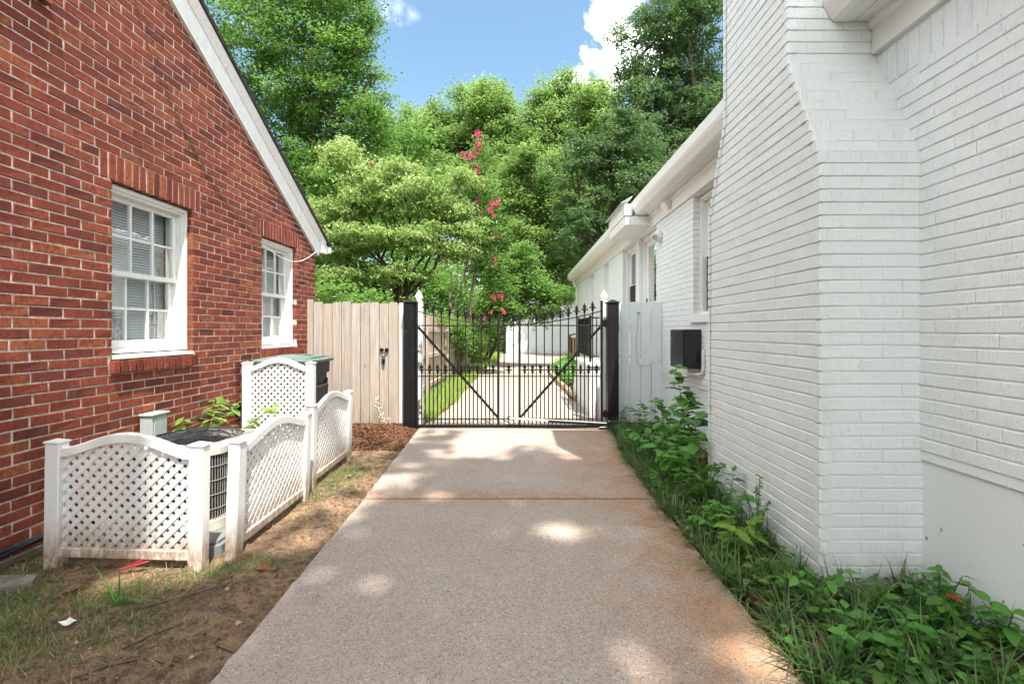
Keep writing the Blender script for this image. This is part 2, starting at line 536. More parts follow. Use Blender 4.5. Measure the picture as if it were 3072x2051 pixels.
def soil_mat():
    t = NT('bare_soil'); p = t.pos(); s = t.sep(p)
    a = t.noise(p, 2.4, 6, .65); b = t.noise(p, 14, 6, .7); f = t.noise(p, 90, 4, .7)
    c = t.ramp(a, [(.30, (.16, .105, .07)), (.44, (.29, .19, .122)), (.58, (.40, .262, .158)), (.76, (.46, .315, .195))])
    c = t.mix(t.rng(b, .44, .64, 0, .85), c, (.085, .055, .038))
    c = t.mix(t.rng(f, .5, .68, 0, .8), c, (.44, .32, .21))
    c = t.mix(t.rng(t.noise(p, 55, 3, .7), .56, .70, 0, .8), c, (.075, .05, .035))
    pb = t.voro(p, 75, 'F1', 'Distance')
    c = t.mix(t.math('MULTIPLY', t.rng(pb, .16, .08), t.rng(t.noise(p, 19, 2), .56, .64)), c, (.52, .46, .40))
    # mulch by the fence
    m = t.math('MULTIPLY', t.rng(s[1], 5.35, 5.9), t.rng(t.noise(p, 5, 4), .25, .6))
    c = t.mix(m, c, (.12, .052, .030))
    t.bump(t.math('ADD', b, t.math('MULTIPLY', f, .8)), 1.0, .035)
    return t.done(c, .95, .1)

def litter_mat():
    t = NT('leaf_litter_soil'); p = t.pos()
    v = t.sep(t.voro(t.scale(p, (1, 1.7, 1)), 26, 'F1', 'Color'))[0]
    c = t.ramp(v, [(0, (.035, .022, .016)), (.5, (.085, .05, .033)), (.85, (.15, .085, .05)), (1, (.24, .15, .09))])
    c = t.mix(t.rng(t.noise(p, 7, 5), .4, .65, 0, .7), c, (.03, .02, .015))
    t.bump(v, .8, .02)
    return t.done(c, .95, .1)

def yard_mat():
    t = NT('yard_ground'); p = t.pos(); 
    c = t.ramp(t.noise(p, .9, 6, .7), [(.3, (.055, .05, .025)), (.5, (.07, .085, .03)), (.7, (.15, .11, .065))])
    t.bump(t.noise(p, 12, 5), .8, .05)
    return t.done(c, .95, .1)

def stucco_mat():
    t = NT('painted_stucco'); p = t.pos()
    c = t.mix(t.rng(t.noise(p, 2.2, 5), .4, .8, 0, .5), (.69, .725, .72), (.61, .64, .63))
    s = t.math('MULTIPLY', t.rng(t.noise(t.scale(p, (1, 1, .5)), 22, 3), .70, .73), .8)
    c = t.mix(s, c, (.13, .09, .06))
    z = t.sep(p)[2]
    c = t.mix(t.math('MULTIPLY', t.rng(z, .22, .0), t.rng(t.noise(p, 9, 5), .3, .7, 0, .8)), c, (.30, .24, .18))
    t.bump(t.noise(t.scale(p, (1, 1, 2)), 70, 5, .65), .45, .006)
    return t.done(c, .7, .25)

def shingle_mat():
    t = NT('asphalt_shingle'); p = t.pos()
    c = t.ramp(t.noise(p, 60, 4), [(.3, (.02, .02, .02)), (.7, (.075, .07, .068))])
    t.bump(t.noise(p, 120, 3), .5, .004)
    return t.done(c, .9, .1)

M = {}
M['brick'] = brick_mat('red_brick'); M['brick_s'] = brick_mat('red_brick_on_end', False)
M['mortar'] = mortar_mat(); M['wbrick'] = white_brick_mat('white_painted_brick', .45); M['wbrick2'] = white_brick_mat('white_painted_rough_brick', 1.0)
M['wmortar'] = white_paint('white_painted_mortar', (.70, .735, .73), .6)
M['trim'] = white_paint('white_trim_paint', (.76, .755, .73), .4)
M['old_trim'] = white_paint('weathered_white_trim', (.77, .765, .73), .5, .35)
M['lattice'] = white_paint('white_vinyl', (.78, .78, .76), .35, .9, (.06, .30))
M['vinyl'] = white_paint('white_vinyl_post', (.80, .80, .79), .35)
M['panel'] = white_paint('pale_painted_boards', (.67, .72, .735), .5)
M['iron'] = black_iron_mat(); M['post'] = post_black_mat()
M['fence'] = wood_mat('weathered_fence_wood', [(.22, .195, .172), (.385, .345, .305), (.53, .48, .425), (.43, .33, .24)], green=.7)
M['fence2'] = wood_mat('grey_fence_wood', [(.30, .25, .20), (.42, .35, .28), (.52, .45, .37), (.36, .28, .20)])
M['cedar'] = wood_mat('brown_wood', [(.20, .085, .03), (.29, .13, .05), (.36, .18, .075), (.22, .10, .04)])
M['stucco'] = stucco_mat(); M['shingle'] = shingle_mat()
M['agg'] = aggregate_mat(); M['soil'] = soil_mat(); M['litter'] = litter_mat(); M['yard'] = yard_mat()
M['glass'] = glass_mat('window_glass', .0, k=.30); M['dglass'] = glass_mat('dark_window_glass', .22, (.55, .6, .6))
M['dark'] = plain('dark_interior', (.02, .02, .02), .9, .1, 0, .2)
M['room'] = plain('dim_room', (.10, .10, .095), .9, .1)
M['blind'] = plain('window_blind', (.62, .63, .62), .5, .3, 0, .06)
M['screen'] = plain('dark_window_screen', (.03, .03, .028), .7, .2)
M['bin'] = plain('dark_grey_plastic', (.032, .034, .032), .5, .35, 0, .4, 8)
M['lid'] = plain('green_plastic_lid', (.105, .150, .130), .45, .35, 0, .2, 6)
M['acw'] = plain('beige_enamel', (.55, .52, .46), .4, .4, 0, .12)
M['acg'] = plain('grey_guard_wire', (.30, .29, .27), .4, .4, 0, .12)
M['acd'] = plain('dark_grille_metal', (.018, .02, .024), .35, .5, 0, .3)
M['coil'] = plain('condenser_coil', (.030, .027, .026), .55, .4, .3, .4, 60)
M['pad'] = plain('grey_plastic_pad', (.165, .175, .18), .6, .3, 0, .25, 9)
M['elec'] = plain('grey_metal_box', (.33, .37, .35), .45, .4, 0, .12)
M['rubber'] = plain('black_rubber', (.012, .012, .013), .4, .4)
M['steel'] = plain('bright_steel', (.62, .62, .60), .25, .5, 1.0, .08)
M['blackbox'] = plain('black_enamel_box', (.010, .010, .011), .33, .5, 0, .2)
M['sticker'] = plain('blue_sticker', (.03, .12, .26), .4, .4, 0, .3, 200)
M['red'] = plain('red_plastic', (.24, .022, .028), .35, .4, 0, .3)
M['paper'] = plain('white_scrap', (.72, .72, .68), .6, .2, 0, .1)
M['dryleaf'] = plain('dry_brown_leaf', (.165, .09, .05), .7, .2, 0, .45, 40)
M['orleaf'] = plain('rust_orange_leaf', (.25, .06, .016), .6, .25, 0, .5, 60)
M['twig'] = plain('twig_bark', (.13, .09, .065), .9, .1, 0, .4, 40)
M['chips'] = plain('mulch_chips', (.13, .062, .036), .9, .1, 0, .6, 30)
M['slab'] = plain('old_concrete', (.19, .175, .15), .9, .15, 0, .3, 18, .6)
M['curb'] = plain('tan_stone_curb', (.40, .30, .21), .9, .15, 0, .3, 12, .5)
M['bark'] = bark_mat('grey_brown_bark', (.045, .034, .025), (.13, .10, .075))
M['bark2'] = bark_mat('pale_smooth_bark', (.20, .145, .10), (.36, .28, .21))
G = lambda *a: list(a)
M['lf_maple'] = leaf_mat('maple_leaves', G((0, (.032, .10, .012)), (.35, (.06, .16, .018)), (.75, (.11, .245, .026)), (1, (.20, .35, .045))), .42)
M['lf_dog'] = leaf_mat('dogwood_leaves', G((0, (.075, .17, .02)), (.35, (.15, .27, .036)), (.75, (.27, .375, .085)), (1, (.47, .53, .27))), .42, .5)
M['lf_far'] = leaf_mat('woodland_leaves', G((0, (.075, .155, .028)), (.4, (.125, .235, .042)), (.8, (.19, .325, .06)), (1, (.28, .40, .10))), .45)
M['lf_far2'] = leaf_mat('yellow_green_leaves', G((0, (.085, .14, .018)), (.5, (.14, .20, .025)), (1, (.22, .26, .035))), .45)
M['lf_oak'] = leaf_mat('dark_oak_leaves', G((0, (.032, .085, .022)), (.4, (.055, .13, .032)), (.8, (.09, .18, .045)), (1, (.15, .24, .08))), .38, .55)
M['lf_shrub'] = leaf_mat('bright_shrub_leaves', G((0, (.04, .11, .012)), (.5, (.075, .18, .02)), (1, (.14, .27, .04))), .45, .3, True)
M['lf_weed'] = leaf_mat('weed_leaves', G((0, (.040, .145, .022)), (.5, (.075, .23, .032)), (1, (.13, .33, .05))), .38, .45, True)
M['lf_lime'] = leaf_mat('lime_weed_leaves', G((0, (.13, .26, .03)), (.5, (.19, .33, .05)), (1, (.28, .40, .08))), .45, .4, True)
M['lf_cover'] = leaf_mat('creeping_leaf_cover', G((0, (.025, .10, .014)), (.5, (.055, .19, .026)), (.9, (.11, .30, .045)), (1, (.20, .14, .05))), .35, .4)
M['lf_flower'] = leaf_mat('crape_myrtle_blossom', G((0, (.42, .025, .09)), (.6, (.60, .06, .16)), (1, (.70, .16, .24))), .35, .2)
M['lf_lirio'] = leaf_mat('liriope_blades', G((0, (.022, .082, .016)), (.6, (.045, .14, .026)), (.93, (.085, .20, .045)), (1, (.36, .28, .14))), .28, .5)
M['lf_grass'] = leaf_mat('grass_blades', G((0, (.030, .105, .020)), (.55, (.060, .165, .030)), (.84, (.11, .22, .045)), (.90, (.33, .26, .13)), (1, (.45, .36, .20))), .3, .3)
M['lf_lawn'] = leaf_mat('lawn_blades', G((0, (.13, .25, .035)), (.6, (.23, .36, .05)), (1, (.38, .45, .11))), .4, .3)
M['straw'] = leaf_mat('dead_straw', G((0, (.20, .13, .07)), (.6, (.34, .25, .14)), (1, (.46, .37, .23))), .2, .2)

# ------------------------------------------------------------------ bricks
CO, BL, BH, MJ = .0667, .2015, .0555, .012        # course, brick length, brick height, joint
FPX = 1407.0

def brick_verts(c, ax, az, an, hl, hh, depth, r_, ch=.0028, jit=.0009, rough=0.0):
    """five-sided brick: ax length axis, az height axis, an outward normal; c = centre of the outer face"""
    jit = max(jit, rough); j = lambda: r_.uniform(-jit, jit)
    out = []
    for (sx, sz) in ((-1, -1), (1, -1), (1, 1), (-1, 1)):
        out.append(c + ax * (sx * (hl - ch) + j()) + az * (sz * (hh - ch) + j()) + an * j())
    for (sx, sz) in ((-1, -1), (1, -1), (1, 1), (-1, 1)):
        out.append(c + ax * (sx * hl + j()) + az * (sz * hh + j()) - an * ch)
    for (sx, sz) in ((-1, -1), (1, -1), (1, 1), (-1, 1)):
        out.append(c + ax * (sx * hl) + az * (sz * hh) - an * depth)
    fs = [(0, 1, 2, 3)]
    for k in range(4):
        n = (k + 1) % 4
        fs.append((k, k + 4, n + 4, n)); fs.append((k + 4, k + 8, n + 8, n + 4))
    return out, fs

def project(p):
    if p[1] < .3: return None
    return 1556 + FPX * p[0] / p[1], 991 - FPX * (p[2] - CAMZ) / p[1]

def seen_size(b):
    q = project(b['c'])
    if q is None or not (-60 < q[0] < 3132 and -40 < q[1] < 2090) or b.get('hid'): return 0.0
    v = Vector((0, 0, CAMZ)) - b['c']; d = v.length
    return abs(v.normalized().dot(b['an'])) * b['hl'] * b['hh'] / d ** 2 if v.dot(b['an']) > 0 else 0.0

BR = random.Random(3)
def lay_bricks(bricks, parent, n_single, single_parent=None, fill=0.0, fillz=0.0):
    """the n_single bricks that show largest become objects of their own (shared meshes), the rest one mesh per material"""
    single_parent = single_parent or parent
    for b in bricks:                      # thick paint all but fills the upright joints
        if fill and b['ax'] is not VZ: b['hl'] += fill; b['hh'] += fillz
    bricks.sort(key=seen_size, reverse=True)
    cache = {}
    for b in bricks[:n_single]:
        key = (round(b['hl'], 3), round(b['hh'], 3), tuple(b['ax']), tuple(b['an']), tuple(b['az']), b['mat'], round(b['dep'], 3), BR.randrange(5))
        me = cache.get(key)
        if me is None:
            mb = MB(); vs, fs = brick_verts(Vector((0, 0, 0)), b['ax'], b['az'], b['an'], b['hl'], b['hh'], b['dep'], BR, rough=.0022 if b['mat'] in ('brick', 'brick_s') else 0)
            mb.add(vs, fs); me = mesh_of('brick', mb, M[b['mat']])
            cache[key] = me
        p = b['c'] + b['an'] * BR.uniform(-.0012, .0012)
        inst('brick', me, b.get('par') or single_parent, p)
    rest = {}
    for b in bricks[n_single:]:
        rest.setdefault((b['mat'], (b.get('par') or parent).name), []).append(b)
    for (mat, pn), lst in rest.items():
        V, F, A = [], [], []
        for b in lst:
            vs, fs = brick_verts(b['c'] + b['an'] * BR.uniform(-.0012, .0012), b['ax'], b['az'], b['an'], b['hl'], b['hh'], b['dep'], BR, rough=.0022 if b['mat'] in ('brick', 'brick_s') else 0)
            o = len(V); V.extend([tuple(v) for v in vs]); F.extend([tuple(i + o for i in q) for q in fs]); A.extend([BR.random()] * len(fs))
        par = bpy.data.objects[pn]
        me = np_mesh('brickwork', np.array(V), np.array(F), M[mat], A)
        import bmesh
        bm = bmesh.new(); bm.from_mesh(me); bmesh.ops.recalc_face_normals(bm, faces=bm.faces); bm.to_mesh(me); bm.free()
        o = np_obj('brickwork', me, par); o['kind'] = 'stuff'

VX, VY, VZ = Vector((1, 0, 0)), Vector((0, 1, 0)), Vector((0, 0, 1))
def course_rows(x_or_y, an, ax, a0, a1, z0, z1, mat, holes=(), top=None, depth=.09, phase=0, z_first=0.0, par=None):
    """running bond between a0..a1 along axis ax on the plane whose normal coordinate is x_or_y"""
    out = []
    k = int(math.floor((z0 - z_first) / CO))
    while True:
        zb = z_first + k * CO
        if zb + BH > z1 + .001: break
        if zb >= z0 - .001:
            pitch = BL + MJ
            s = a0 - pitch * 3 + (pitch / 2 if (k + phase) % 2 else 0) + BR.uniform(-.006, .006)
            while s < a1:
                segs = [(s, s + BL)]
                s += pitch + BR.uniform(-.002, .002)
                zm = zb + BH / 2
                segs = [(max(p, a0), min(q, a1)) for p, q in segs]
                for (h0, h1, g0, g1) in holes:
                    if zb + BH > g0 + .004 and zb < g1 - .004:
                        ns = []
                        for p, q in segs:
                            if q <= h0 or p >= h1: ns.append((p, q))
                            else:
                                if p < h0: ns.append((p, h0))
                                if q > h1: ns.append((h1, q))
                        segs = ns
                for p, q in segs:
                    if q - p < .014: continue
                    if top is not None and zb + BH * .4 > top(q if top(q) < top(p) else p): 
                        lim = top(.5 * (p + q))
                        if zb + BH * .5 > lim: continue
                    mid = (p + q) / 2
                    c = Vector((x_or_y, mid, zm)) if ax is VY else Vector((mid, x_or_y, zm))
                    out.append(dict(c=c, ax=ax, az=VZ, an=an, hl=(q - p) / 2, hh=BH / 2, dep=depth, mat=mat, par=par))
        k += 1
    return out

# ------------------------------------------------------------------ ground
def noise2(x, y, seed=0, octs=5):
    r_ = np.random.default_rng(seed); out = np.zeros_like(x)
    for i in range(octs):
        f = 1.1 * 1.9 ** i
        for _ in range(3):
            a = r_.uniform(0, 2 * np.pi); ph = r_.uniform(0, 6.28)
            out += np.sin((x * np.cos(a) + y * np.sin(a)) * f * r_.uniform(.8, 1.25) + ph) / (1.7 ** i)
    return out / 5.0

def sheet(name, x0, x1, y0, y1, nx, ny, zf, mat, **kw):
    xs, ys = np.linspace(x0, x1, nx), np.linspace(y0, y1, ny)
    X, Y = np.meshgrid(xs, ys)
    Z = zf(X, Y)
    V = np.stack([X.ravel(), Y.ravel(), Z.ravel()], 1)
    i = np.arange(nx * ny).reshape(ny, nx)
    F = np.stack([i[:-1, :-1].ravel(), i[:-1, 1:].ravel(), i[1:, 1:].ravel(), i[1:, :-1].ravel()], 1)
    o = np_obj(name, np_mesh(name, V, F, mat, smooth=True)); tag(o, **kw)
    return o

mb = MB(); mb.quad((-400, -300, -.06), (400, -300, -.06), (400, 700, -.06), (-400, 700, -.06))
o = obj('ground', mb, M['yard']); tag(o, kind='structure')

def drive_l(y): return np.interp(y, [-4, 1.8, 3.73, 6.4, 8, 27], [-1.12, -1.175, -1.23, -1.36, -1.2, -1.18])
def drive_r(y): return np.interp(y, [-4, 1.8, 3.73, 5.2, 6.4, 7.2, 9, 13, 15.5, 20, 27], [1.02, 1.09, 1.075, 1.13, 1.27, 1.12, 1.05, .93, .95, 2.6, 3.4])
def soil_z(X, Y):
    e = np.clip((drive_l(Y) - X) / .25, 0, 1)
    z = .012 * noise2(X * 2, Y * 2, 4) + .010 * noise2(X * 9, Y * 9, 5) + .004 * noise2(X * 30, Y * 30, 6)
    z += .065 * np.clip((Y - 5.2) / 1.0, 0, 1) + .03 * np.exp(-((X + 1.55) / .25) ** 2) * np.clip((4 - Y) / 2, 0, 1)
    return z * (.35 + .65 * e) + .004 - .02 * (1 - e)
sheet('soil', -3.2, -1.0, -1.0, 8.2, 180, 520, soil_z, M['soil'], kind='structure')
def bed_z(X, Y):
    e = np.clip((X - drive_r(Y)) / .2, 0, 1)
    return -.02 + .05 * e + .012 * noise2(X * 8, Y * 8, 8)
sheet('planting_bed', .95, 2.25, -.5, 7.0, 90, 300, bed_z, M['litter'], kind='structure')

def strip(y0, y1, n, z, thick, lf, rf, wob=.006, seed=1):
    ys = np.linspace(y0, y1, n); mb = MB(); r_ = random.Random(seed)
    L = [(float(lf(y)) + r_.uniform(-wob, wob), float(y)) for y in ys]; Rr = [(float(rf(y)) + r_.uniform(-wob, wob), float(y)) for y in ys]
    for i in range(n - 1):
        a, b, c, d = L[i], Rr[i], Rr[i + 1], L[i + 1]
        mb.quad((*a, z), (*b, z), (*c, z), (*d, z))
        mb.quad((a[0], a[1], z - thick), (*a, z), (*d, z), (d[0], d[1], z - thick))
        mb.quad((*b, z), (b[0], b[1], z - thick), (c[0], c[1], z - thick), (*c, z))
    a, b = L[0], Rr[0]; mb.quad((*a, z), (a[0], a[1], z - thick), (b[0], b[1], z - thick), (*b, z))
    a, b = L[-1], Rr[-1]; mb.quad((*b, z), (b[0], b[1], z - thick), (a[0], a[1], z - thick), (*a, z))
    return mb
dv = obj('driveway', strip(-4, 3.722, 120, .022, .12, drive_l, drive_r, seed=1), M['agg']); tag(dv, kind='structure')
obj('slab', strip(3.742, 6.62, 60, .024, .12, drive_l, drive_r, seed=2), M['agg'], dv)
obj('slab', strip(6.635, 13.2, 60, .022, .12, drive_l, drive_r, seed=3), M['agg'], dv)
obj('slab', strip(13.22, 26.9, 60, .024, .12, drive_l, drive_r, seed=4), M['agg'], dv)
mb = MB(); mb.quad((-1.2, 3.70, .012), (1.05, 3.70, .012), (1.05, 3.76, .012), (-1.2, 3.76, .012)); obj('joint_filler', mb, M['litter'], dv)
sheet('lawn', -12, -1.12, 6.75, 28, 60, 120, lambda X, Y: .012 * noise2(X, Y, 12) - .015 + 0 * X, M['yard'], kind='structure')

# ------------------------------------------------------------------ red brick house
RX = -2.947
SLOPE = .585
def rake(y): return 2.66 + (6.80 - y) * SLOPE if y > 1.0 else 2.66 + 5.8 * SLOPE - (1.0 - y) * SLOPE
red = thing('brick_house', (-5.9, 1.0, 0), 'red brick house with a white rake board and two white sash windows', 'house')
W_Z0, W_Z1 = 1.0455, 2.4465
WINS = [(3.400, 4.245), (5.384, 6.222)]
UPW = (1.95, 2.90, 3.4805, 4.7)
holes = [(a, b, W_Z0, W_Z1) for a, b in WINS] + [UPW]
# mortar backing with openings
def wall_panels(mb, x, y0, y1, z0, topf, holes, jamb, breaks=()):
    ys = sorted(set([y0, y1] + [v for h in holes for v in (h[0], h[1])] + list(breaks)))
    ys = [y for y in ys if y0 <= y <= y1]
    for a, b in zip(ys[:-1], ys[1:]):
        spans = [(h[2], h[3]) for h in holes if h[0] <= a + 1e-6 and h[1] >= b - 1e-6]
        spans.sort(); z = z0
        for (g0, g1) in spans:
            mb.quad((x, a, z), (x, b, z), (x, b, g0), (x, a, g0)); z = g1
        mb.quad((x, a, z), (x, b, z), (x, b, topf(b)), (x, a, topf(a)))
    for (h0, h1, g0, g1) in holes:
        mb.quad((x, h0, g0), (x + jamb, h0, g0), (x + jamb, h0, g1), (x, h0, g1))
        mb.quad((x, h1, g0), (x + jamb, h1, g0), (x + jamb, h1, g1), (x, h1, g1))
        mb.quad((x, h0, g0), (x, h1, g0), (x + jamb, h1, g0), (x + jamb, h0, g0))
        mb.quad((x, h0, g1), (x, h1, g1), (x + jamb, h1, g1), (x + jamb, h0, g1))
mb = MB()
mh = [(a - .006, b + .006, c - .004, d + .006) for a, b, c, d in holes]
wall_panels(mb, RX - .0048, -4.7, 6.793, -.06, rake, mh, -.28, (1.0,))
mb.quad((RX - .0048, 6.793, -.06), (-9, 6.793, -.06), (-9, 6.793, 2.7), (RX - .0048, 6.793, 2.7))
mb.quad((RX - .008, -4.7, -.06), (-9, -4.7, -.06), (-9, -4.7, 2.7), (RX - .008, -4.7, 2.7))
wall_red = obj('wall', mb, M['mortar'], red)
rb = course_rows(RX, VX, VY, .6, 6.80, .045, 7, 'brick', holes=[(a, b, c, d) for a, b, c, d in holes] +
                 [(a - .105, b + .105, W_Z1, W_Z1 + .2) for a, b in WINS] + [(a - .03, b + .03, W_Z0, W_Z0 + .1) for a, b in WINS] + [(UPW[0] - .03, UPW[1] + .03, UPW[2] - .105, UPW[2])],
                 top=rake, depth=.10, z_first=.0455)
for (a, b) in WINS:                                    # soldier course over, rowlock sill under each window
    n = 15; p = (b - a + .2) / n
    for i in range(n):
        rb.append(dict(c=Vector((RX + .001, a - .1 + p * (i + .5), W_Z1 + .0985)), ax=VZ, az=VY, an=VX, hl=.094, hh=p / 2 - .0072, dep=.10, mat='brick_s'))
    n = 13; p = (b - a + .05) / n
    for i in range(n):
        rb.append(dict(c=Vector((RX + .032, a - .025 + p * (i + .5), W_Z0 + .049)), ax=VZ, az=VY, an=VX, hl=.046, hh=p / 2 - .0075, dep=.18, mat='brick_s'))
n = 14; p = (UPW[1] - UPW[0] + .05) / n
for i in range(n):
    rb.append(dict(c=Vector((RX + .05, UPW[0] - .025 + p * (i + .5), UPW[2] - .055)), ax=VZ, az=VY, an=VX, hl=.046, hh=p / 2 - .0075, dep=.18, mat='brick_s'))
lay_bricks(rb, red, 300)
# weathered pale base course
mb = MB()
for k in range(2):
    z = -.075 + k * .06
    y = .6
    while y < 6.7:
        mb.box(RX - .08, RX + .005 + BR.uniform(-.002, .003), y, y + .30, z, z + .052, .003); y += .308
base_course = obj('base_course', mb, M['slab'], red); base_course['kind'] = 'stuff'

# rake board, roof, eave end
def along_rake(mb, prof, y0, y1, inv=False):
    """profile points (out, perp) extruded along the rake line between y0 and y1"""
    n = Vector((0, SLOPE, 1)).normalized()
    def P(y, q): 
        b = Vector((RX, y, rake(y))); return b + VX * q[0] + n * q[1]
    a = [P(y0, q) for q in prof]; c = [P(y1, q) for q in prof]; k = len(prof)
    fs = [(i, (i + 1) % k, k + (i + 1) % k, k + i) for i in range(k)] + [tuple(range(k)), tuple(reversed(range(k, 2 * k)))]
    mb.add(a + c, fs)
mb = MB(); along_rake(mb, [(-.05, -.17), (.035, -.17), (.035, .02), (-.05, .02)], 1.0, 6.92); obj('rake_board', mb, M['old_trim'], red)
mb = MB(); along_rake(mb, [(.0, .02), (.043, .02), (.050, .028), (.085, .085), (.085, .105), (.0, .105)], 1.0, 6.94); obj('rake_moulding', mb, M['old_trim'], red)
mb = MB(); along_rake(mb, [(-6, .107), (.105, .107), (.105, .135), (-6, .135)], 1.0, 7.03)
for k in range(44):
    y1 = 7.04 - k * .14
    along_rake(mb, [(-6, .136), (.108, .136), (.108, .141), (-6, .141)], y1 - .125, y1)
obj('roof', mb, M['shingle'], red)
mb = MB()
for i in range(1):
    mb.add([(RX + .1, 1.0, rake(1.0) + .12), (-9, 1.0, rake(1.0) + .12), (-9, -5.0, rake(1.0) + .12 - 6 * SLOPE), (RX + .1, -5.0, rake(1.0) + .12 - 6 * SLOPE)], [(0, 1, 2, 3)])
    mb.add([(RX + .1, 1.0, rake(1.0) + .08), (-9, 1.0, rake(1.0) + .08), (-9, -5.0, rake(1.0) + .08 - 6 * SLOPE), (RX + .1, -5.0, rake(1.0) + .08 - 6 * SLOPE)], [(3, 2, 1, 0)])
obj('roof', mb, M['shingle'], red)
mb = MB(); mb.prism([(6.86, 2.50), (7.02, 2.50), (7.05, 2.55), (7.05, 2.61), (6.86, 2.71)], -9, RX + .075, 0); obj('eave_box', mb, M['old_trim'], red)
mb = MB(); mb.prism([(7.052, 2.52), (7.10, 2.52), (7.135, 2.56), (7.13, 2.615), (7.052, 2.615)], -9, RX + .10, 0); obj('gutter', mb, M['trim'], red)

def frame_rect(mb, xa, xb, y0, y1, z0, z1, w, wt=None, wb=None, ch=.003):
    wt = w if wt is None else wt; wb = w if wb is None else wb
    mb.box(xa, xb, y0, y0 + w, z0, z1, ch); mb.box(xa, xb, y1 - w, y1, z0, z1, ch)
    mb.box(xa + .001, xb - .001, y0 + w, y1 - w, z1 - wt, z1, ch); mb.box(xa + .001, xb - .001, y0 + w, y1 - w, z0, z0 + wb, ch)

def sash_window(par, y0, y1, z0, z1, x, sgn, lites=(3, 2), blind=True, lower_dark=False, trim='old_trim', glass='glass', label=None, deep=0.0):
    """x = wall face; sgn = direction into the building"""
    X = lambda d: x + sgn * (d + deep)
    def bx(mb, d0, d1, a, b, c, e, ch=.003):
        p, q = sorted((X(d0), X(d1))); mb.box(p, q, a, b, c, e, ch)
    def fr(mb, d0, d1, a, b, c, e, w, wt=None, wb=None):
        p, q = sorted((X(d0), X(d1))); frame_rect(mb, p, q, a, b, c, e, w, wt, wb)
    mb = MB(); fr(mb, .060, .215, y0, y1, z0, z1, .042, .055, .03); fr(mb, .045, .0595, y0 + .001, y1 - .001, z0 + .001, z1 - .001, .03, .035, .02)
    w = obj('window', mb, M[trim], par)
    if label: w['label'] = label
    a, b, c, e = y0 + .042, y1 - .042, z0 + .03, z1 - .055
    zm = (c + e) / 2 - .005
    for (d, c0, c1, wt, wb) in ((.115, zm - .018, e, .04, .038), (.155, c, zm + .018, .036, .065)):
        mb = MB(); fr(mb, d, d + .034, a, b, c0, c1, .042, wt, wb)
        obj('sash', mb, M[trim], w)
        ia, ib, ic, ie = a + .042, b - .042, c0 + wb, c1 - wt
        nx, nz = lites
        for i in range(1, nx):
            y = ia + (ib - ia) * i / nx
            mb = MB(); bx(mb, d + .004, d + .030, y - .009, y + .009, ic, ie); obj('muntin', mb, M[trim], w)
        for k in range(1, nz):
            z = ic + (ie - ic) * k / nz
            for i in range(nx):
                p = ia + (ib - ia) * i / nx + (.009 if i else 0); q = ia + (ib - ia) * (i + 1) / nx - (.009 if i < nx - 1 else 0)
                mb = MB(); bx(mb, d + .005, d + .029, p, q, z - .009, z + .009); obj('muntin', mb, M[trim], w)
        for i in range(nx):
            for k in range(nz):
                p, q = ia + (ib - ia) * i / nx, ia + (ib - ia) * (i + 1) / nx
                r0, r1 = ic + (ie - ic) * k / nz, ic + (ie - ic) * (k + 1) / nz
                mb = MB(); t = X(d + .017); tl = BR.uniform(-.0012, .0012)
                mb.quad((t, p, r0), (t + tl, q, r0), (t + tl, q, r1), (t, p, r1)); obj('pane', mb, M[glass], w)
    if lower_dark:
        mb = MB(); bx(mb, .10, .104, a + .02, b - .02, c + .02, zm, 0); obj('insect_screen', mb, M['screen'], w)
    if blind:
        mb = MB(); z = e - .01
        while z > c + .03:
            p0, p1 = X(.225), X(.236)
            mb.add([(p0, a, z), (p0, b, z), (p1, b, z + .0215), (p1, a, z + .0215)], [(0, 1, 2, 3)])
            z -= .0225
        for yy in (a + .12, b - .12): mb.box(min(X(.219), X(.223)), max(X(.219), X(.223)), yy - .004, yy + .004, c, e)
        bl = obj('blind', mb, M['blind'], w, fix=False); bl['kind'] = 'stuff'
    mb = MB(); t0, t1 = X(.27), X(.9)
    mb.quad((t1, y0 - .1, z0 - .1), (t1, y1 + .1, z0 - .1), (t1, y1 + .1, z1 + .1), (t1, y0 - .1, z1 + .1))
    for (p, q) in ((y0 - .1, y0 - .1), (y1 + .1, y1 + .1)): mb.quad((t0, p, z0 - .1), (t1, p, z0 - .1), (t1, p, z1 + .1), (t0, p, z1 + .1))
    for zz in (z0 - .1, z1 + .1): mb.quad((t0, y0 - .1, zz), (t1, y0 - .1, zz), (t1, y1 + .1, zz), (t0, y1 + .1, zz))
    obj('room_behind', mb, M['room'], w, fix=False)
    return w

for i, (a, b) in enumerate(WINS):
    w = sash_window(red, a + .006, b - .006, 1.19, W_Z1 - .004, RX, -1)
    mb = MB(); mb.prism([(RX - .215, 1.150), (RX + .012, 1.150), (RX + .012, 1.172), (RX - .215, 1.198)], a + .006, b - .006, 1)
    obj('sill', mb, M['old_trim'], w)
w = sash_window(red, UPW[0] + .006, UPW[1] - .006, UPW[2] + .05, UPW[3] - .004, RX, -1)
mb = MB(); mb.box(RX - .2, RX - .02, UPW[0] + .006, UPW[1] - .006, UPW[2] + .002, UPW[2] + .048, .003); obj('sill', mb, M['old_trim'], w)

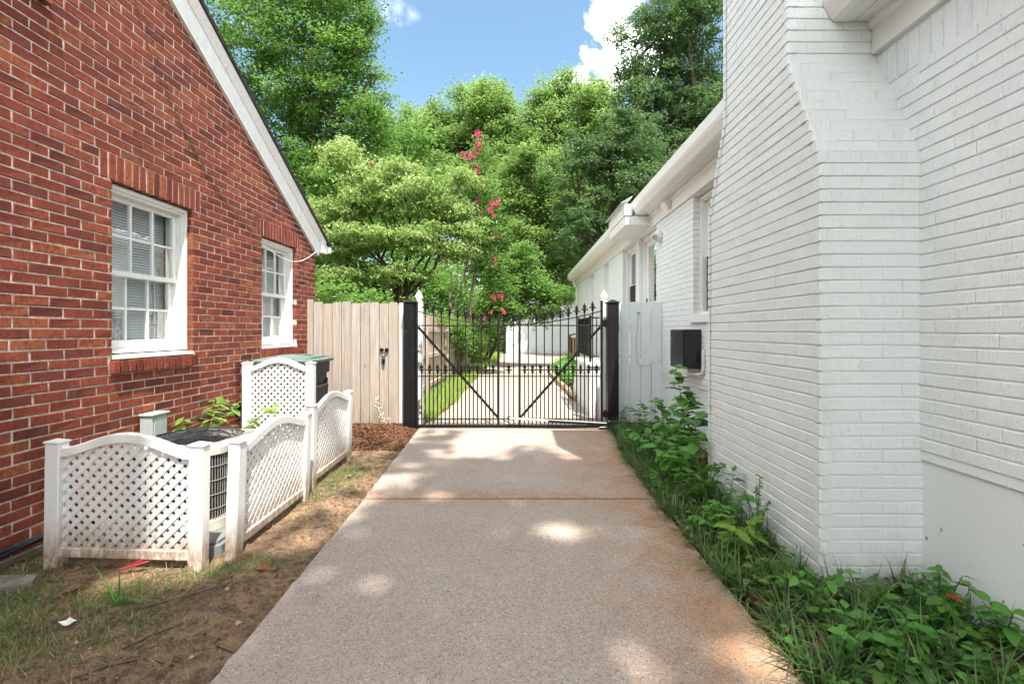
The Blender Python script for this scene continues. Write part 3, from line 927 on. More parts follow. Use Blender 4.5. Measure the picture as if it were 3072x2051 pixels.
# creeper stem and cable on the red wall
r3 = random.Random(21)
def wall_path(pts, n=40, amp=.012):
    out = []
    for i in range(n):
        t = i / (n - 1) * (len(pts) - 1); k = min(int(t), len(pts) - 2); f = t - k
        y = pts[k][0] * (1 - f) + pts[k + 1][0] * f; z = pts[k][1] * (1 - f) + pts[k + 1][1] * f
        out.append((RX + .007 + r3.uniform(0, .004), y + r3.uniform(-amp, amp), z + r3.uniform(-amp, amp)))
    return out
mb = MB()
mb.tube(wall_path([(3.55, 4.0), (3.72, 3.62), (3.93, 3.30), (4.25, 2.98), (4.60, 2.72), (4.98, 2.52), (5.35, 2.35)], 46), .0028, 5)
mb.tube(wall_path([(3.66, 3.9), (3.86, 3.50), (4.12, 3.12), (4.35, 2.92), (4.75, 2.63), (5.2, 2.46)], 40), .0018, 5)
mb.tube(wall_path([(4.3, 2.95), (4.52, 2.70), (4.86, 2.60)], 16), .0016, 5)
o = obj('creeper_stem', mb, M['twig'], None); tag(o, 'thin dry creeper stem clinging diagonally to the red brick wall', 'vine')
mb = MB(); pts = []
for i in range(24):
    t = i / 23; pts.append((RX + .03 + .02 * math.sin(t * 3), 5.36 + 1.4 * t, 2.33 - .30 * math.sin(t * math.pi) * .55 + .17 * t))
mb.tube(pts, .004, 6); o = obj('white_cable', mb, M['trim']); tag(o, 'white cable drooping over the far red-wall window up to the eave', 'cable')

# ------------------------------------------------------------------ white brick house
WX = 2.058
white = thing('white_house', (5.0, 6.0, 0), 'white painted brick house with a big chimney and long eave', 'house')
WW = [(4.62, 5.54, 1.50, 2.93), (7.03, 8.02, .86, 2.93), (8.25, 9.30, 1.50, 2.93), (10.72, 11.3, 1.50, 2.93), (12.9, 13.7, 1.50, 2.93)]
mb = MB(); mhw = [(a - .005, b + .005, c - .005, d + .006) for a, b, c, d in WW]
wall_panels(mb, WX + .0060, -3.0, 16.393, .70, lambda y: 3.2, mhw, .22)
mb.quad((WX + .0060, 16.393, -.06), (9, 16.393, -.06), (9, 16.393, 3.3), (WX + .0060, 16.393, 3.3))
mb.quad((WX + .007, -3, -.06), (9, -3, -.06), (9, -3, 3.3), (WX + .007, -3, 3.3))
wall_w = obj('wall', mb, M['wmortar'], white)
mb = MB(); mb.quad((WX + .016, -3.0, -.06), (WX + .016, 16.38, -.06), (WX + .016, 16.38, .745), (WX + .016, -3.0, .745)); mb.quad((WX + .016, -3, .745), (WX + .016, 16.38, .745), (WX + .09, 16.38, .745), (WX + .09, -3, .745))
obj('foundation', mb, M['stucco'], white)
wz0 = .750
wb = course_rows(WX, -VX, VY, .3, 2.405, wz0, 2.93, 'wbrick2', depth=.09, z_first=wz0)
for i in range(35):                     # soldier row tucked under the frieze
    y = .3 + .0705 * i
    if y + .06 < 2.70: wb.append(dict(c=Vector((WX, y + .033, 2.83)), ax=VZ, az=VY, an=-VX, hl=.098, hh=.0305, dep=.09, mat='wbrick2'))
wb = [b for b in wb if not (b['ax'] is VY and b['c'].z > 2.72)]
wb += course_rows(WX, -VX, VY, 2.405, 2.70, 2.35, 2.72, 'wbrick2', depth=.09, z_first=wz0)
wb += course_rows(WX, -VX, VY, 3.60, 16.40, wz0, 2.94, 'wbrick', holes=[(a, b, c, d) for a, b, c, d in WW], depth=.09, z_first=wz0, phase=1)
# chimney
CX, CY0, CY1 = 1.55, 2.407, 3.83
SH0, SH1, NS, DS = 2.284, 2.951, 10, .0293
chim = None
mb = MB()
def chim_y(z):
    if z < SH0: return CY0, CY1
    k = min(int((z - SH0) / CO) + 1, NS)
    return CY0 + DS * k, CY1 - DS * .97 * k
z = -.06; core = MB()
lv = [(-.06, SH0)] + [(SH0 + i * CO, SH0 + (i + 1) * CO) for i in range(NS - 1)] + [(SH0 + (NS - 1) * CO, 6.6)]
for a, b in lv:
    y0, y1 = chim_y((a + b) / 2)
    core.box(CX + .0060, WX + .05 if a < 2.5 else 2.4, y0 + .0060, y1 - .0060, a, b + .0005)
chim = obj('chimney', core, M['wmortar'], white)
zf = SH0 - 34 * CO
k = 0
while True:
    zb = zf + k * CO + .005
    if zb > 6.5: break
    y0, y1 = chim_y(zb + BH / 2)
    hid = zb > 4.0
    x1 = WX + .03
    zc = zb + BH / 2
    def seg_row(a0, a1, start):
        s = start; out = []
        while s < a1 - .025:
            e = min(s + BL, a1)
            if a1 - e < .05: e = a1
            if e > a0: out.append((max(s, a0), e))
            s = e + MJ
        return out
    if k % 2 == 0:
        left = seg_row(y0, y1, y0); front = seg_row(CX + .112, x1, CX + .112); 
        wb.append(dict(c=Vector((CX + .051, y0, zc)), ax=VX, az=VZ, an=-VY, hl=.0505, hh=BH / 2, dep=.03, mat='wbrick', par=chim, hid=hid))
    else:
        front = seg_row(CX, x1, CX); left = seg_row(y0 + .112, y1, y0 + .112)
        wb.append(dict(c=Vector((CX, y0 + .051, zc)), ax=VY, az=VZ, an=-VX, hl=.0505, hh=BH / 2, dep=.03, mat='wbrick', par=chim, hid=hid))
    for p, q in left:
        wb.append(dict(c=Vector((CX, (p + q) / 2, zc)), ax=VY, az=VZ, an=-VX, hl=(q - p) / 2, hh=BH / 2, dep=.05, mat='wbrick', par=chim, hid=hid))
    for p, q in front:
        wb.append(dict(c=Vector(((p + q) / 2, y0, zc)), ax=VX, az=VZ, an=-VY, hl=(q - p) / 2, hh=BH / 2, dep=.05, mat='wbrick', par=chim, hid=hid or p > 2.04))
    # far side, seen only from a step aside
    wb.append(dict(c=Vector(((CX + x1) / 2, y1, zc)), ax=VX, az=VZ, an=VY, hl=(x1 - CX) / 2, hh=BH / 2, dep=.05, mat='wbrick', par=chim, hid=True))
    k += 1
lay_bricks(wb, white, 300, fill=.0057, fillz=.0011)
# corbel treads of the shoulders
for i in range(NS):
    z = SH0 + i * CO
    y0, y1 = chim_y(z - .01); n0, n1 = chim_y(z + .01)
    for (p, q) in ((y0 + .003, n0 + .02), (n1 - .02, y1 - .003)):
        mb = MB(); mb.box(CX + .004, WX, p, q, z - .004, z + .0035); obj('tread', mb, M['wbrick'], chim)

# eave: frieze, soffit boards, fascia, gutter lip, roof
for (ya, yb) in ((-3.2, 2.695), (3.545, 16.75)):
    mb = MB(); mb.prism([(WX - .028, 2.945), (WX + .02, 2.945), (WX + .02, 3.15), (WX - .028, 3.15)], ya, yb, 1); obj('frieze', mb, M['trim'], white)
    mb = MB(); mb.prism([(WX - .055, 3.105), (WX - .029, 3.085), (WX - .029, 3.135), (WX - .055, 3.135)], ya, yb, 1); obj('bed_moulding', mb, M['trim'], white)
    mb = MB(); mb.prism([(1.935, 3.136), (WX - .029, 3.136), (WX - .029, 3.155), (1.935, 3.155)], ya, yb, 1); obj('soffit_board', mb, M['trim'], white)
    mb = MB(); mb.prism([(1.83, 3.132), (1.925, 3.132), (1.925, 3.155), (1.83, 3.155)], ya, yb, 1); obj('soffit_board', mb, M['trim'], white)
    mb = MB(); mb.prism([(1.829, 3.128), (1.800, 3.140), (1.760, 3.205), (1.748, 3.235), (1.744, 3.338), (1.829, 3.375)], ya, yb, 1); obj('fascia', mb, M['trim'], white)
    mb = MB(); mb.prism([(1.80, 3.30), (6.0, 5.40), (6.0, 5.44), (1.80, 3.345)], ya, yb, 1)
    for i in range(30):
        x = 1.795 + i * .14; z = 3.346 + (x - 1.80) * .4988
        mb.prism([(x, z), (x + .15, z + .075), (x + .15, z + .078), (x, z + .007)], ya - .006, yb + .006, 1)
    obj('roof', mb, M['shingle'], white)
# end cap of the far eave
mb = MB(); mb.prism([(1.84, 3.16), (2.4, 3.16), (2.4, 3.56), (1.84, 3.29)], 16.70, 16.74, 1); obj('gable_end', mb, M['trim'], white)
mb = MB(); mb.tube([(1.86, 16.30, 3.12), (1.95, 16.32, 3.0), (2.02, 16.34, 2.85), (2.02, 16.34, .1)], .035, 8); obj('downspout', mb, M['trim'], white, True)
# door hood
hood = MB(); hood.box(1.64, WX - .004, 7.22, 8.45, 2.985, 3.124, .004); hood.box(1.625, 1.75, 7.205, 8.46, 3.126, 3.30, .004)
hd = obj('door_hood', hood, M['trim'], white)
mb = MB(); mb.prism([(1.57, 3.30), (1.74, 3.40), (1.74, 3.42), (1.57, 3.32)], 7.18, 8.50, 1); obj('hood_roof', mb, M['elec'], hd)
mb = MB(); mb.box(1.99, WX - .031, 6.24, 6.36, 3.0, 3.105, .006); mb.tube([(1.99, 6.3, 3.05), (1.94, 6.27, 3.02)], [.05, .055], 12); obj('eave_bracket', mb, M['trim'], white)
mb = MB()
for (c, r0, r1) in ((6.82, .075, .068),):
    for rr, d0, d1 in ((.085, .02, .05), (.075, .05, .075)):
        mb.tube([(WX - d0, 6.80, 2.72), (WX - d1, 6.795, 2.72)], rr, 20)
mb.tube([(WX - .075, 6.795, 2.72), (WX - .10, 6.75, 2.70)], [.05, .062], 20)
wl_ = obj('wall_floodlight', mb, M['trim'], None, True); tag(wl_, 'round white floodlight on the white brick wall beside the door hood', 'wall light')
mb = MB(); mb.tube([(WX - .1005, 6.7495, 2.70), (WX - .1085, 6.735, 2.694)], .038, 18); obj('lens', mb, M['elec'], wl_, True)

for i, (a, b, c, d) in enumerate(WW):
    if i == 1: continue
    w = sash_window(white, a + .006, b - .006, c + .05, d - .004, WX, 1, (1, 1), False, i in (0, 2), 'trim', 'dglass', None, .035)
    mb = MB(); mb.box(WX - .03, WX + .2, a - .03, b + .03, c - .05, c + .045, .004); obj('sill', mb, M['trim'], w)
# door
a, b, c, d = WW[1]
mb = MB(); frame_rect(mb, WX + .075, WX + .17, a + .004, b - .004, c, d - .004, .06, .07, .04)
dr = obj('door', mb, M['trim'], white)
mb = MB(); frame_rect(mb, WX + .11, WX + .15, a + .066, b - .066, c + .04, d - .08, .09, .10, .22); mb.box(WX + .112, WX + .148, a + .15, b - .15, 1.75, 1.83); obj('door_leaf', mb, M['trim'], dr)
for (z0, z1) in ((c + .26, 1.75), (1.83, d - .18)):
    mb = MB(); mb.quad((WX + .13, a + .15, z0), (WX + .13, b - .15, z0), (WX + .13, b - .15, z1), (WX + .13, a + .15, z1)); obj('pane', mb, M['dglass'], dr)
mb = MB(); mb.tube([(WX + .11, b - .11, 1.80), (WX + .05, b - .11, 1.80), (WX + .045, b - .20, 1.80)], .011, 8); mb.box(WX + .100, WX + .109, b - .135, b - .085, 1.70, 1.9); obj('handle', mb, M['iron'], dr)
mb = MB(); mb.quad((WX + .75, a - .2, c), (WX + .75, b + .2, c), (WX + .75, b + .2, d), (WX + .75, a - .2, d)); obj('room_behind', mb, M['room'], dr)
# crawl-space vent and porch
mb = MB(); mb.box(WX + .002, WX + .04, 4.66, 5.05, .40, .62)
for k in range(5): mb.bar((WX - .004, 4.66, .425 + k * .043), (WX - .004, 5.05, .425 + k * .043), .02, .006, (1, 0, .6))
obj('vent', mb, M['dark'], white)
mb = MB(); mb.box(1.09, WX + .01, 7.30, 8.90, -.05, .80, .01); porch = obj('porch', mb, M['stucco'], white)
mb = MB(); mb.box(1.06, WX + .012, 7.27, 8.93, .802, .86, .008); obj('slab', mb, M['vinyl'], porch)
for k in range(3):
    mb = MB(); mb.box(1.12, WX, 8.932 + k * .28, 8.93 + (k + 1) * .28, -.05, .64 - k * .2, .008); obj('step', mb, M['stucco'], porch)

# porch railing
rail = thing('porch_railing', (1.5, 7.45, .86), 'black iron railing on the white porch behind the driveway gate', 'railing')
mb = MB()
for z in (.95, 1.56): mb.bar((1.13, 7.40, z), (2.05, 7.40, z), .03, .02); mb.bar((1.13, 7.40, z), (1.13, 8.85, z - .0), .03, .02)
obj('rail', mb, M['iron'], rail)
for (x, y) in ((1.13, 7.40), (1.13, 8.85), (2.03, 7.40)):
    mb = MB(); mb.bar((x, y, .86), (x, y, 1.60), .035, .035); obj('newel', mb, M['iron'], rail)
mb = MB(); mb.bar((0, 0, 0), (0, 0, .60), .014, .014); pk = mesh_of('baluster', mb, M['iron'])
for i in range(8): inst('baluster', pk, rail, (1.13 + .9 * (i + 1) / 9, 7.40, .955))
for i in range(12): inst('baluster', pk, rail, (1.13, 7.40 + 1.45 * (i + 1) / 13, .955))

# ------------------------------------------------------------------ fences
def board_mesh(w, h, t, ear=.0, mat='fence', nail=True):
    mb = MB(); e = ear
    poly = [(-w / 2, 0), (w / 2, 0), (w / 2, h - e), (w / 2 - e, h), (-w / 2 + e, h), (-w / 2, h - e)] if e else [(-w / 2, 0), (w / 2, 0), (w / 2, h), (-w / 2, h)]
    mb.prism(poly, -t / 2, t / 2, 1)
    return mesh_of('board', mb, M[mat])
fw = thing('wooden_fence', (-2.3, 6.55, .05), 'weathered wooden dog-ear board fence between the red wall and the black post', 'fence')
variants = [board_mesh(w, h, .018, .02, 'fence') for w, h in ((.122, 1.70), (.1235, 1.71), (.1215, 1.69))]
x = -2.955
for i in range(10):
    if i == 0:
        inst('board', board_mesh(.085, 1.74, .018, .0, 'fence'), fw, (x + .045, 6.545, .055)); x += .092; continue
    inst('board', variants[i % 3], fw, (x + .0655, 6.55 + BR.uniform(-.004, .004), .05 + BR.uniform(-.006, .008) + (.03 if i < 1 else 0))); x += .1312
for z in (.25, .95, 1.55):
    mb = MB(); mb.bar((-2.93, 6.60, z), (-1.62, 6.60, z), .038, .088, ch=.004); obj('rail', mb, M['cedar'], fw)
mb = MB(); mb.bar((-1.672, 6.60, 0.02), (-1.672, 6.60, 1.70), .04, .085, (0, 1, 0), .004); obj('post', mb, M['fence2'], fw)
mb = MB(); rs = random.Random(4)
for (cx, cz, n_) in ((-1.985, .36, 9), (-1.955, .27, 8), (-1.93, .19, 10), (-1.89, .13, 14), (-1.82, .12, 10), (-1.97, .45, 5)):
    for _ in range(n_):
        x0, z0, r0 = cx + rs.gauss(0, .018), cz + rs.gauss(0, .022), rs.uniform(.003, .012)
        mb.add([(x0 + r0 * math.cos(a) * rs.uniform(.5, 1), 6.5365, z0 + 1.6 * r0 * math.sin(a) * rs.uniform(.5, 1)) for a in [i * math.pi / 3 for i in range(6)]], [tuple(range(6))])
o = obj('paint_splash', mb, M['vinyl'], fw, fix=False); o['kind'] = 'stuff'
# latch and padlock
lk = thing('padlock_latch', (-1.87, 6.53, .95), 'black hasp with a hanging padlock on the wooden fence', 'latch')
mb = MB()
for dx in (-.034, .034): mb.tube([(-1.872 + dx, 6.538, 1.09), (-1.872 + dx, 6.522, 1.09)], .027, 16); mb.tube([(-1.872 + dx, 6.522, 1.09), (-1.872 + dx, 6.512, 1.09)], .015, 12)
obj('hasp', mb, M['iron'], lk, True)
mb = MB(); mb.tube([(-1.897 + .0, 6.515, 1.02), (-1.897, 6.505, 1.06), (-1.88, 6.50, 1.075), (-1.863, 6.505, 1.06), (-1.863, 6.515, 1.02)], .005, 6); obj('shackle', mb, M['steel'], lk, True)
mb = MB(); mb.box(-1.906, -1.854, 6.502, 6.525, .965, 1.022, .006); obj('lock_body', mb, M['steel'], lk)
mb = MB(); mb.prism([(-1.895, .955), (-1.858, .955), (-1.858, .92), (-1.877, .885), (-1.895, .92)], 6.507, 6.515, 1); obj('hasp_tail', mb, M['iron'], lk)

mb = MB(); mb.box(-1.655, -1.592, 6.50, 6.60, .0, 1.74, .006)
o = obj('white_trim_post', mb, M['vinyl']); tag(o, 'flat white trim post between wooden fence and left black gate post', 'post')

def finial_post(x, y, label):
    t = thing('white_finial_post', (x, y, 0), label, 'post', 'white finial posts behind the gate')
    mb = MB(); mb.box(x - .052, x + .052, y - .052, y + .052, 0, 1.76, .006); obj('shaft', mb, M['vinyl'], t)
    mb = MB(); mb.lathe((x, y, 1.76), [(.058, 0), (.062, .012), (.045, .02), (.034, .032), (.046, .055), (.052, .085), (.044, .115), (.026, .145), (.012, .168), (.002, .178)], 16); obj('finial', mb, M['vinyl'], t, True)
finial_post(-1.428, 6.72, 'white finial post standing just behind the left black gate post')
finial_post(1.222, 6.72, 'white finial post standing just behind the right end of the iron gate')

def black_post(x, y, label, top=1.765):
    t = thing('gate_post', (x, y, 0), label, 'gate post', 'black square gate posts')
    h = .075
    mb = MB(); mb.box(x - h, x + h, y - h, y + h, -.04, top - .03, .005); obj('shaft', mb, M['post'], t)
    mb = MB(); mb.box(x - h - .012, x + h + .012, y - h - .012, y + h + .012, top - .03, top - .012, .003)
    mb.add([(x - h - .008, y - h - .008, top - .012), (x + h + .008, y - h - .008, top - .012), (x + h + .008, y + h + .008, top - .012), (x - h - .008, y + h + .008, top - .012), (x, y, top + .028)],
           [(0, 1, 4), (1, 2, 4), (2, 3, 4), (3, 0, 4), (3, 2, 1, 0)])
    obj('cap', mb, M['post'], t)
    return t
pl = black_post(-1.491, 6.435, 'black square gate post beside the wooden fence, scuffed at its foot')
pr = black_post(1.299, 6.50, 'black square gate post beside the white board panel, carrying the gate operator')

# pale board panel by the white house
wp = thing('white_board_panel', (1.75, 6.75, .03), 'pale painted vertical board panel between the right black post and the white house', 'fence')
bm_ = [board_mesh(.141, 1.72, .02, 0, 'panel'), board_mesh(.142, 1.725, .02, 0, 'panel')]
for i in range(4): inst('board', bm_[i % 2], wp, (1.443 + .077 + i * .154, 6.75 + BR.uniform(-.003, .003), .045))
for z in (.35, 1.4):
    mb = MB(); mb.bar((1.40, 6.79, z), (2.05, 6.79, z), .04, .09); obj('rail', mb, M['panel'], wp)
mb = MB(); mb.tube([(1.715, 6.738, 1.60), (1.71, 6.73, 1.45), (1.685, 6.732, 1.2), (1.70, 6.73, .93), (1.72, 6.73, .87), (1.80, 6.73, .85), (1.93, 6.735, .89), (2.05, 6.735, .93)], .0035, 6)
mb.tube([(1.715, 6.74, 1.52), (1.715, 6.735, 1.62)], .008, 6); mb.box(1.70, 1.745, 6.725, 6.738, 1.595, 1.625)
o = obj('hanging_cord', mb, M['elec']); tag(o, 'grey cord looped on a hook of the pale board panel', 'cord')

# side fence beyond the gate
sf = thing('side_fence', (-1.9, 12, 0), 'grey board fence running back along the left of the drive behind the gate', 'fence')
bmesh_v = [None, None]
for v in range(2):
    mb = MB(); mb.prism([(-.069, 0), (.069, 0), (.069, 1.72 - v * .02), (-.069, 1.72 - v * .02)], -.009, .009, 0); bmesh_v[v] = mesh_of('board', mb, M['fence2'])
y = 7.0; i = 0
while y < 17.0:
    inst('board', bmesh_v[i % 2], sf, (-1.90 - .004 * (i % 3), y, -.01 - .012 * max(0, y - 8))); y += .142; i += 1
for z, w in ((1.40, .09), (.86, .09), (.25, .09)):
    for (a, b) in ((6.95, 9.3), (9.3, 12.0), (12.0, 14.6), (14.6, 17.0)):
        mb = MB(); mb.bar((-1.868, a, z - .012 * max(0, a - 8)), (-1.868, b - .01, z - .012 * max(0, b - 8)), .045, w, ch=.004); obj('rail', mb, M['fence2'], sf)
for y in (7.0, 9.3, 12.0, 14.6, 17.0):
    mb = MB(); mb.bar((-1.835, y, -.05), (-1.835, y, 1.62 - .012 * max(0, y - 8)), .09, .09, (0, 1, 0), .005); obj('post', mb, M['fence2'], sf)

# ------------------------------------------------------------------ iron gate
GY = 6.44
gx = lambda c: -3.2323 + .002143 * c
gate = thing('iron_gate', (0, GY, .03), 'black wrought iron driveway gate with a dipped top and spear finials', 'gate')
BZ = .052
def gbar(name, a, b, w, t=None):
    mb = MB(); mb.bar(a, b, w, t or w, ch=.002); return obj(name, mb, M['iron'], gate)
for c, zt in ((855, 1.755), (2040, 1.765)): gbar('stile', (gx(c), GY, .03), (gx(c), GY, zt), .032)
for c, zt in ((1378, 1.567), (1514, 1.565)): gbar('stile', (gx(c), GY, .03), (gx(c), GY, zt), .033)
for c in (855, 1378, 1514, 2040):
    zt = 1.76 if c in (855, 2040) else 1.566
    mb = MB(); mb.box(gx(c) - .021, gx(c) + .021, GY - .021, GY + .021, zt, zt + .008, .002); obj('stile_cap', mb, M['iron'], gate)
L, Rr_, ML, MR = gx(855), gx(2040), gx(1378), gx(1514)
gbar('bottom_rail', (L, GY, BZ), (Rr_, GY, BZ), .034, .04)
for z, w in ((.150, .014), (.732, .016), (1.428, .018)): gbar('rail', (L, GY + .001, z), (Rr_, GY + .001, z), w, w * .9)
def topz(x):
    if x <= ML: t = (ML - x) / (ML - L)
    elif x >= MR: t = (x - MR) / (Rr_ - MR)
    else: t = 0
    return 1.447 + .182 * t ** 1.75
mb = MB(); mb.tube([(L + (Rr_ - L) * i / 60, GY - .001, topz(L + (Rr_ - L) * i / 60)) for i in range(61)], .0085, 6); obj('curved_rail', mb, M['iron'], gate, True)
gbar('brace', (gx(862), GY + .017, 1.41), (gx(1375), GY + .017, .165), .010, .034)
gbar('brace', (gx(2033), GY + .017, 1.41), (gx(1520), GY + .017, .165), .010, .034)
fin = MB()
fin.lathe((0, 0, 0), [(.010, 0), (.014, .004), (.014, .016), (.010, .02), (.012, .027), (.019, .034), (.019, .044), (.011, .05), (.009, .056), (.017, .070), (.017, .084), (.010, .100), (.005, .114), (.001, .126)], 8)
for a in range(4):
    u = Vector((math.cos(a * math.pi / 2), math.sin(a * math.pi / 2), 0))
    fin.tube([u * .008 + VZ * .040, u * .020 + VZ * .046, u * .030 + VZ * .043, u * .033 + VZ * .036], [.009, .009, .008, .004], 5)
finm = mesh_of('finial', fin, M['iron'], smooth=True)
pkc = {}
def picket(c, ztop, finz):
    h = round(ztop - BZ, 3)
    if h not in pkc:
        mb = MB(); mb.bar((0, 0, 0), (0, 0, h), .0155, .0155); pkc[h] = mesh_of('picket', mb, M['iron'])
    p = inst('picket', pkc[h], gate, (gx(c), GY, BZ))
    if finz is not None:
        f = inst('finial', finm, p, (gx(c), GY, finz), BR.uniform(-.3, .3)); f.scale = (1.35, 1.35, 1.1)
for c in (910, 962, 1013, 1065, 1117, 1168, 1218, 1270, 1322, 1415, 1476, 1621, 1673, 1724, 1775, 1827, 1880, 1930, 1982):
    zt = topz(gx(c)) + .035; picket(c, zt, zt - .002)
picket(1570, 1.50, None)
for c in (887, 937, 989, 1038, 1091, 1142, 1192, 1244, 1297, 1345, 1445, 1547, 1597, 1648, 1700, 1750, 1803, 1855, 1905, 1957, 2008):
    picket(c, .775, .773)
for z in (.22, 1.46):
    mb = MB(); mb.box(gx(2040) + .018, 1.222, GY - .02, GY + .05, z - .045, z + .045, .004); mb.tube([(1.19, GY - .03, z - .06), (1.19, GY - .03, z + .06)], .014, 10); obj('hinge', mb, M['iron'], gate)
mb = MB(); mb.box(L - .034, L - .017, GY - .02, GY + .02, .95, 1.10, .003); obj('latch', mb, M['iron'], gate)
# operator arm
op = thing('gate_operator', (1.25, 6.33, .1), 'black gate opener arm with a bright steel rod along the bottom of the gate', 'gate opener')
mb = MB(); mb.tube([(-.13, 6.38, .165), (.45, 6.365, .135)], .013, 10); obj('rod', mb, M['steel'], op, True)
mb = MB(); mb.tube([(.40, 6.366, .138), (1.20, 6.34, .098)], .026, 14); obj('tube', mb, M['blackbox'], op, True)
mb = MB(); mb.box(1.19, 1.345, 6.27, 6.40, .0, .155, .012); obj('motor_housing', mb, M['blackbox'], op)
mb = MB(); mb.tube([(1.09, 6.33, .045), (1.195, 6.33, .045)], .026, 14); obj('motor', mb, M['blackbox'], op, True)
mb = MB(); mb.box(-.155, -.115, 6.37, 6.425, .145, .185, .004); mb.tube([(-.135, 6.36, .13), (-.135, 6.36, .20)], .008, 8); obj('clevis', mb, M['iron'], op)
mb = MB(); mb.tube([(1.34, 6.33, .12), (1.40, 6.36, .13), (1.46, 6.42, .09), (1.47, 6.5, .02)], .010, 7); obj('cable', mb, M['rubber'], op, True)

# ------------------------------------------------------------------ control box on the white wall
cb = thing('control_box', (1.96, 5.5, .92), 'black metal control box with a small blue sticker mounted on the white wall', 'metal box')
mb = MB(); mb.box(1.857, WX - .004, 5.27, 5.735, .925, 1.372, .006); obj('housing', mb, M['blackbox'], cb)
mb = MB(); mb.box(1.851, 1.8565, 5.28, 5.725, .935, 1.362, .003); obj('door', mb, M['blackbox'], cb)
mb = MB(); mb.box(1.8495, 1.8508, 5.64, 5.69, 1.24, 1.29); obj('sticker', mb, M['sticker'], cb)
for z in (.985, 1.005):
    mb = MB(); mb.box(1.885, 1.96, 5.266, 5.2695, z - .005, z + .005); obj('louver', mb, M['rubber'], cb)
cd = MB(); cd.tube([(2.040, 5.18, 1.15), (2.040, 5.18, .93), (2.036, 5.20, .885), (2.02, 5.26, .865), (1.98, 5.36, .865), (1.965, 5.41, .88), (1.96, 5.43, .925)], .017, 10)
o = obj('conduit', cd, M['trim'], None, True); tag(o, 'white painted conduit elbow beside the black control box', 'pipe')

# ------------------------------------------------------------------ lattice screens
def lattice(x, y, ang, Wd, H, label, lean=(0, 0), arch=.075, z0=.0):
    t = thing('lattice_screen', (x, y, z0), label, 'lattice screen', 'white arched lattice screens round the air conditioner', ang)
    t.rotation_euler = (lean[0], lean[1], ang)
    pw = .042
    for px in (0, Wd):
        mb = MB(); mb.box(px - pw, px + pw, -.034, .034, -.03, H - .02, .005)
        obj('post', mb, M['lattice'], t, local=True)
        mb = MB(); mb.box(px - pw - .005, px + pw + .005, -.039, .039, H - .02, H - .008, .003)
        mb.add([(px - pw - .004, -.038, H - .008), (px + pw + .004, -.038, H - .008), (px + pw + .004, .038, H - .008), (px - pw - .004, .038, H - .008), (px, 0, H + .006)],
               [(0, 1, 4), (1, 2, 4), (2, 3, 4), (3, 0, 4)])
        obj('post_cap', mb, M['lattice'], t, local=True)
    a, b = pw, Wd - pw
    sh = H - .085
    def tz(u):
        s = (u - a) / (b - a); s = max(0, min(1, s))
        e = .17
        f = min(s, 1 - s)
        if f < e: return sh + arch * .42 * (1 - math.cos(f / e * math.pi / 2) ) * .9 if f > .06 else sh
        q = (f - e) / (.5 - e)
        b0 = arch * .42 * .9
        return sh + b0 + (arch * 1.15 - b0) * math.sin(q * math.pi / 2)
    zb = .095
    mb = MB(); mb.box(a, b, -.02, .02, zb - .03, zb + .025, .004); obj('bottom_rail', mb, M['lattice'], t, local=True)
    mb = MB(); N = 36
    ring = []
    for i in range(N + 1):
        u = a + (b - a) * i / N; z = tz(u)
        ring.append([(u, -.022, z - .008), (u, -.022, z + .038), (u, -.016, z + .044), (u, .016, z + .044), (u, .022, z + .038), (u, .022, z - .008)])
    vs = [p for r_ in ring for p in r_]; k = 6
    fs = [(i * k + j, i * k + (j + 1) % k, (i + 1) * k + (j + 1) % k, (i + 1) * k + j) for i in range(N) for j in range(k)]
    mb.add(vs, fs); obj('top_rail', mb, M['lattice'], t, local=True)
    pitch, sw = .067, .0258
    for sgn, dy in ((1, -.0026), (-1, .0026)):
        c = a - H
        lo = a - H - 1; n0 = int((a - H) / pitch) - 1; n1 = int((b + H) / pitch) + 1
        for n in range(n0, n1 + 1):
            c = n * pitch + (.02 if sgn > 0 else .012)
            pts = []
            st = 0.004
            z = zb
            first = last = None
            while z < H + arch:
                u = c + sgn * (z - zb)
                if a - .004 <= u <= b + .004 and z <= tz(u) + .012:
                    if first is None: first = (u, z)
                    last = (u, z)
                z += st
            if first is None or math.hypot(last[0] - first[0], last[1] - first[1]) < .03: continue
            mb = MB(); d = (Vector((last[0], dy, last[1])) - Vector((first[0], dy, first[1]))).normalized() * .008
            mb.bar(Vector((first[0], dy, first[1])) - d, Vector((last[0], dy, last[1])) + d, sw, .0044, (0, 1, 0))
            obj('slat', mb, M['lattice'], t, local=True)
    return t
lattice(-2.665, 2.70, R(-1.5), .835, .735, 'nearest white lattice screen, facing the camera in front of the air conditioner', (0, R(.8)))
p2 = lattice(-1.70, 2.80, R(91), .93, .715, 'white lattice screen standing edge-on to the drive right of the air conditioner', (R(2), 0))
lattice(-1.775, 4.00, R(91.5), .92, .735, 'farther edge-on white lattice screen nearest the wooden fence', (R(1), 0))
lattice(-2.85, 4.93, R(1), .66, 1.03, 'tall white lattice screen in front of the green-lidded bin', (0, 0))

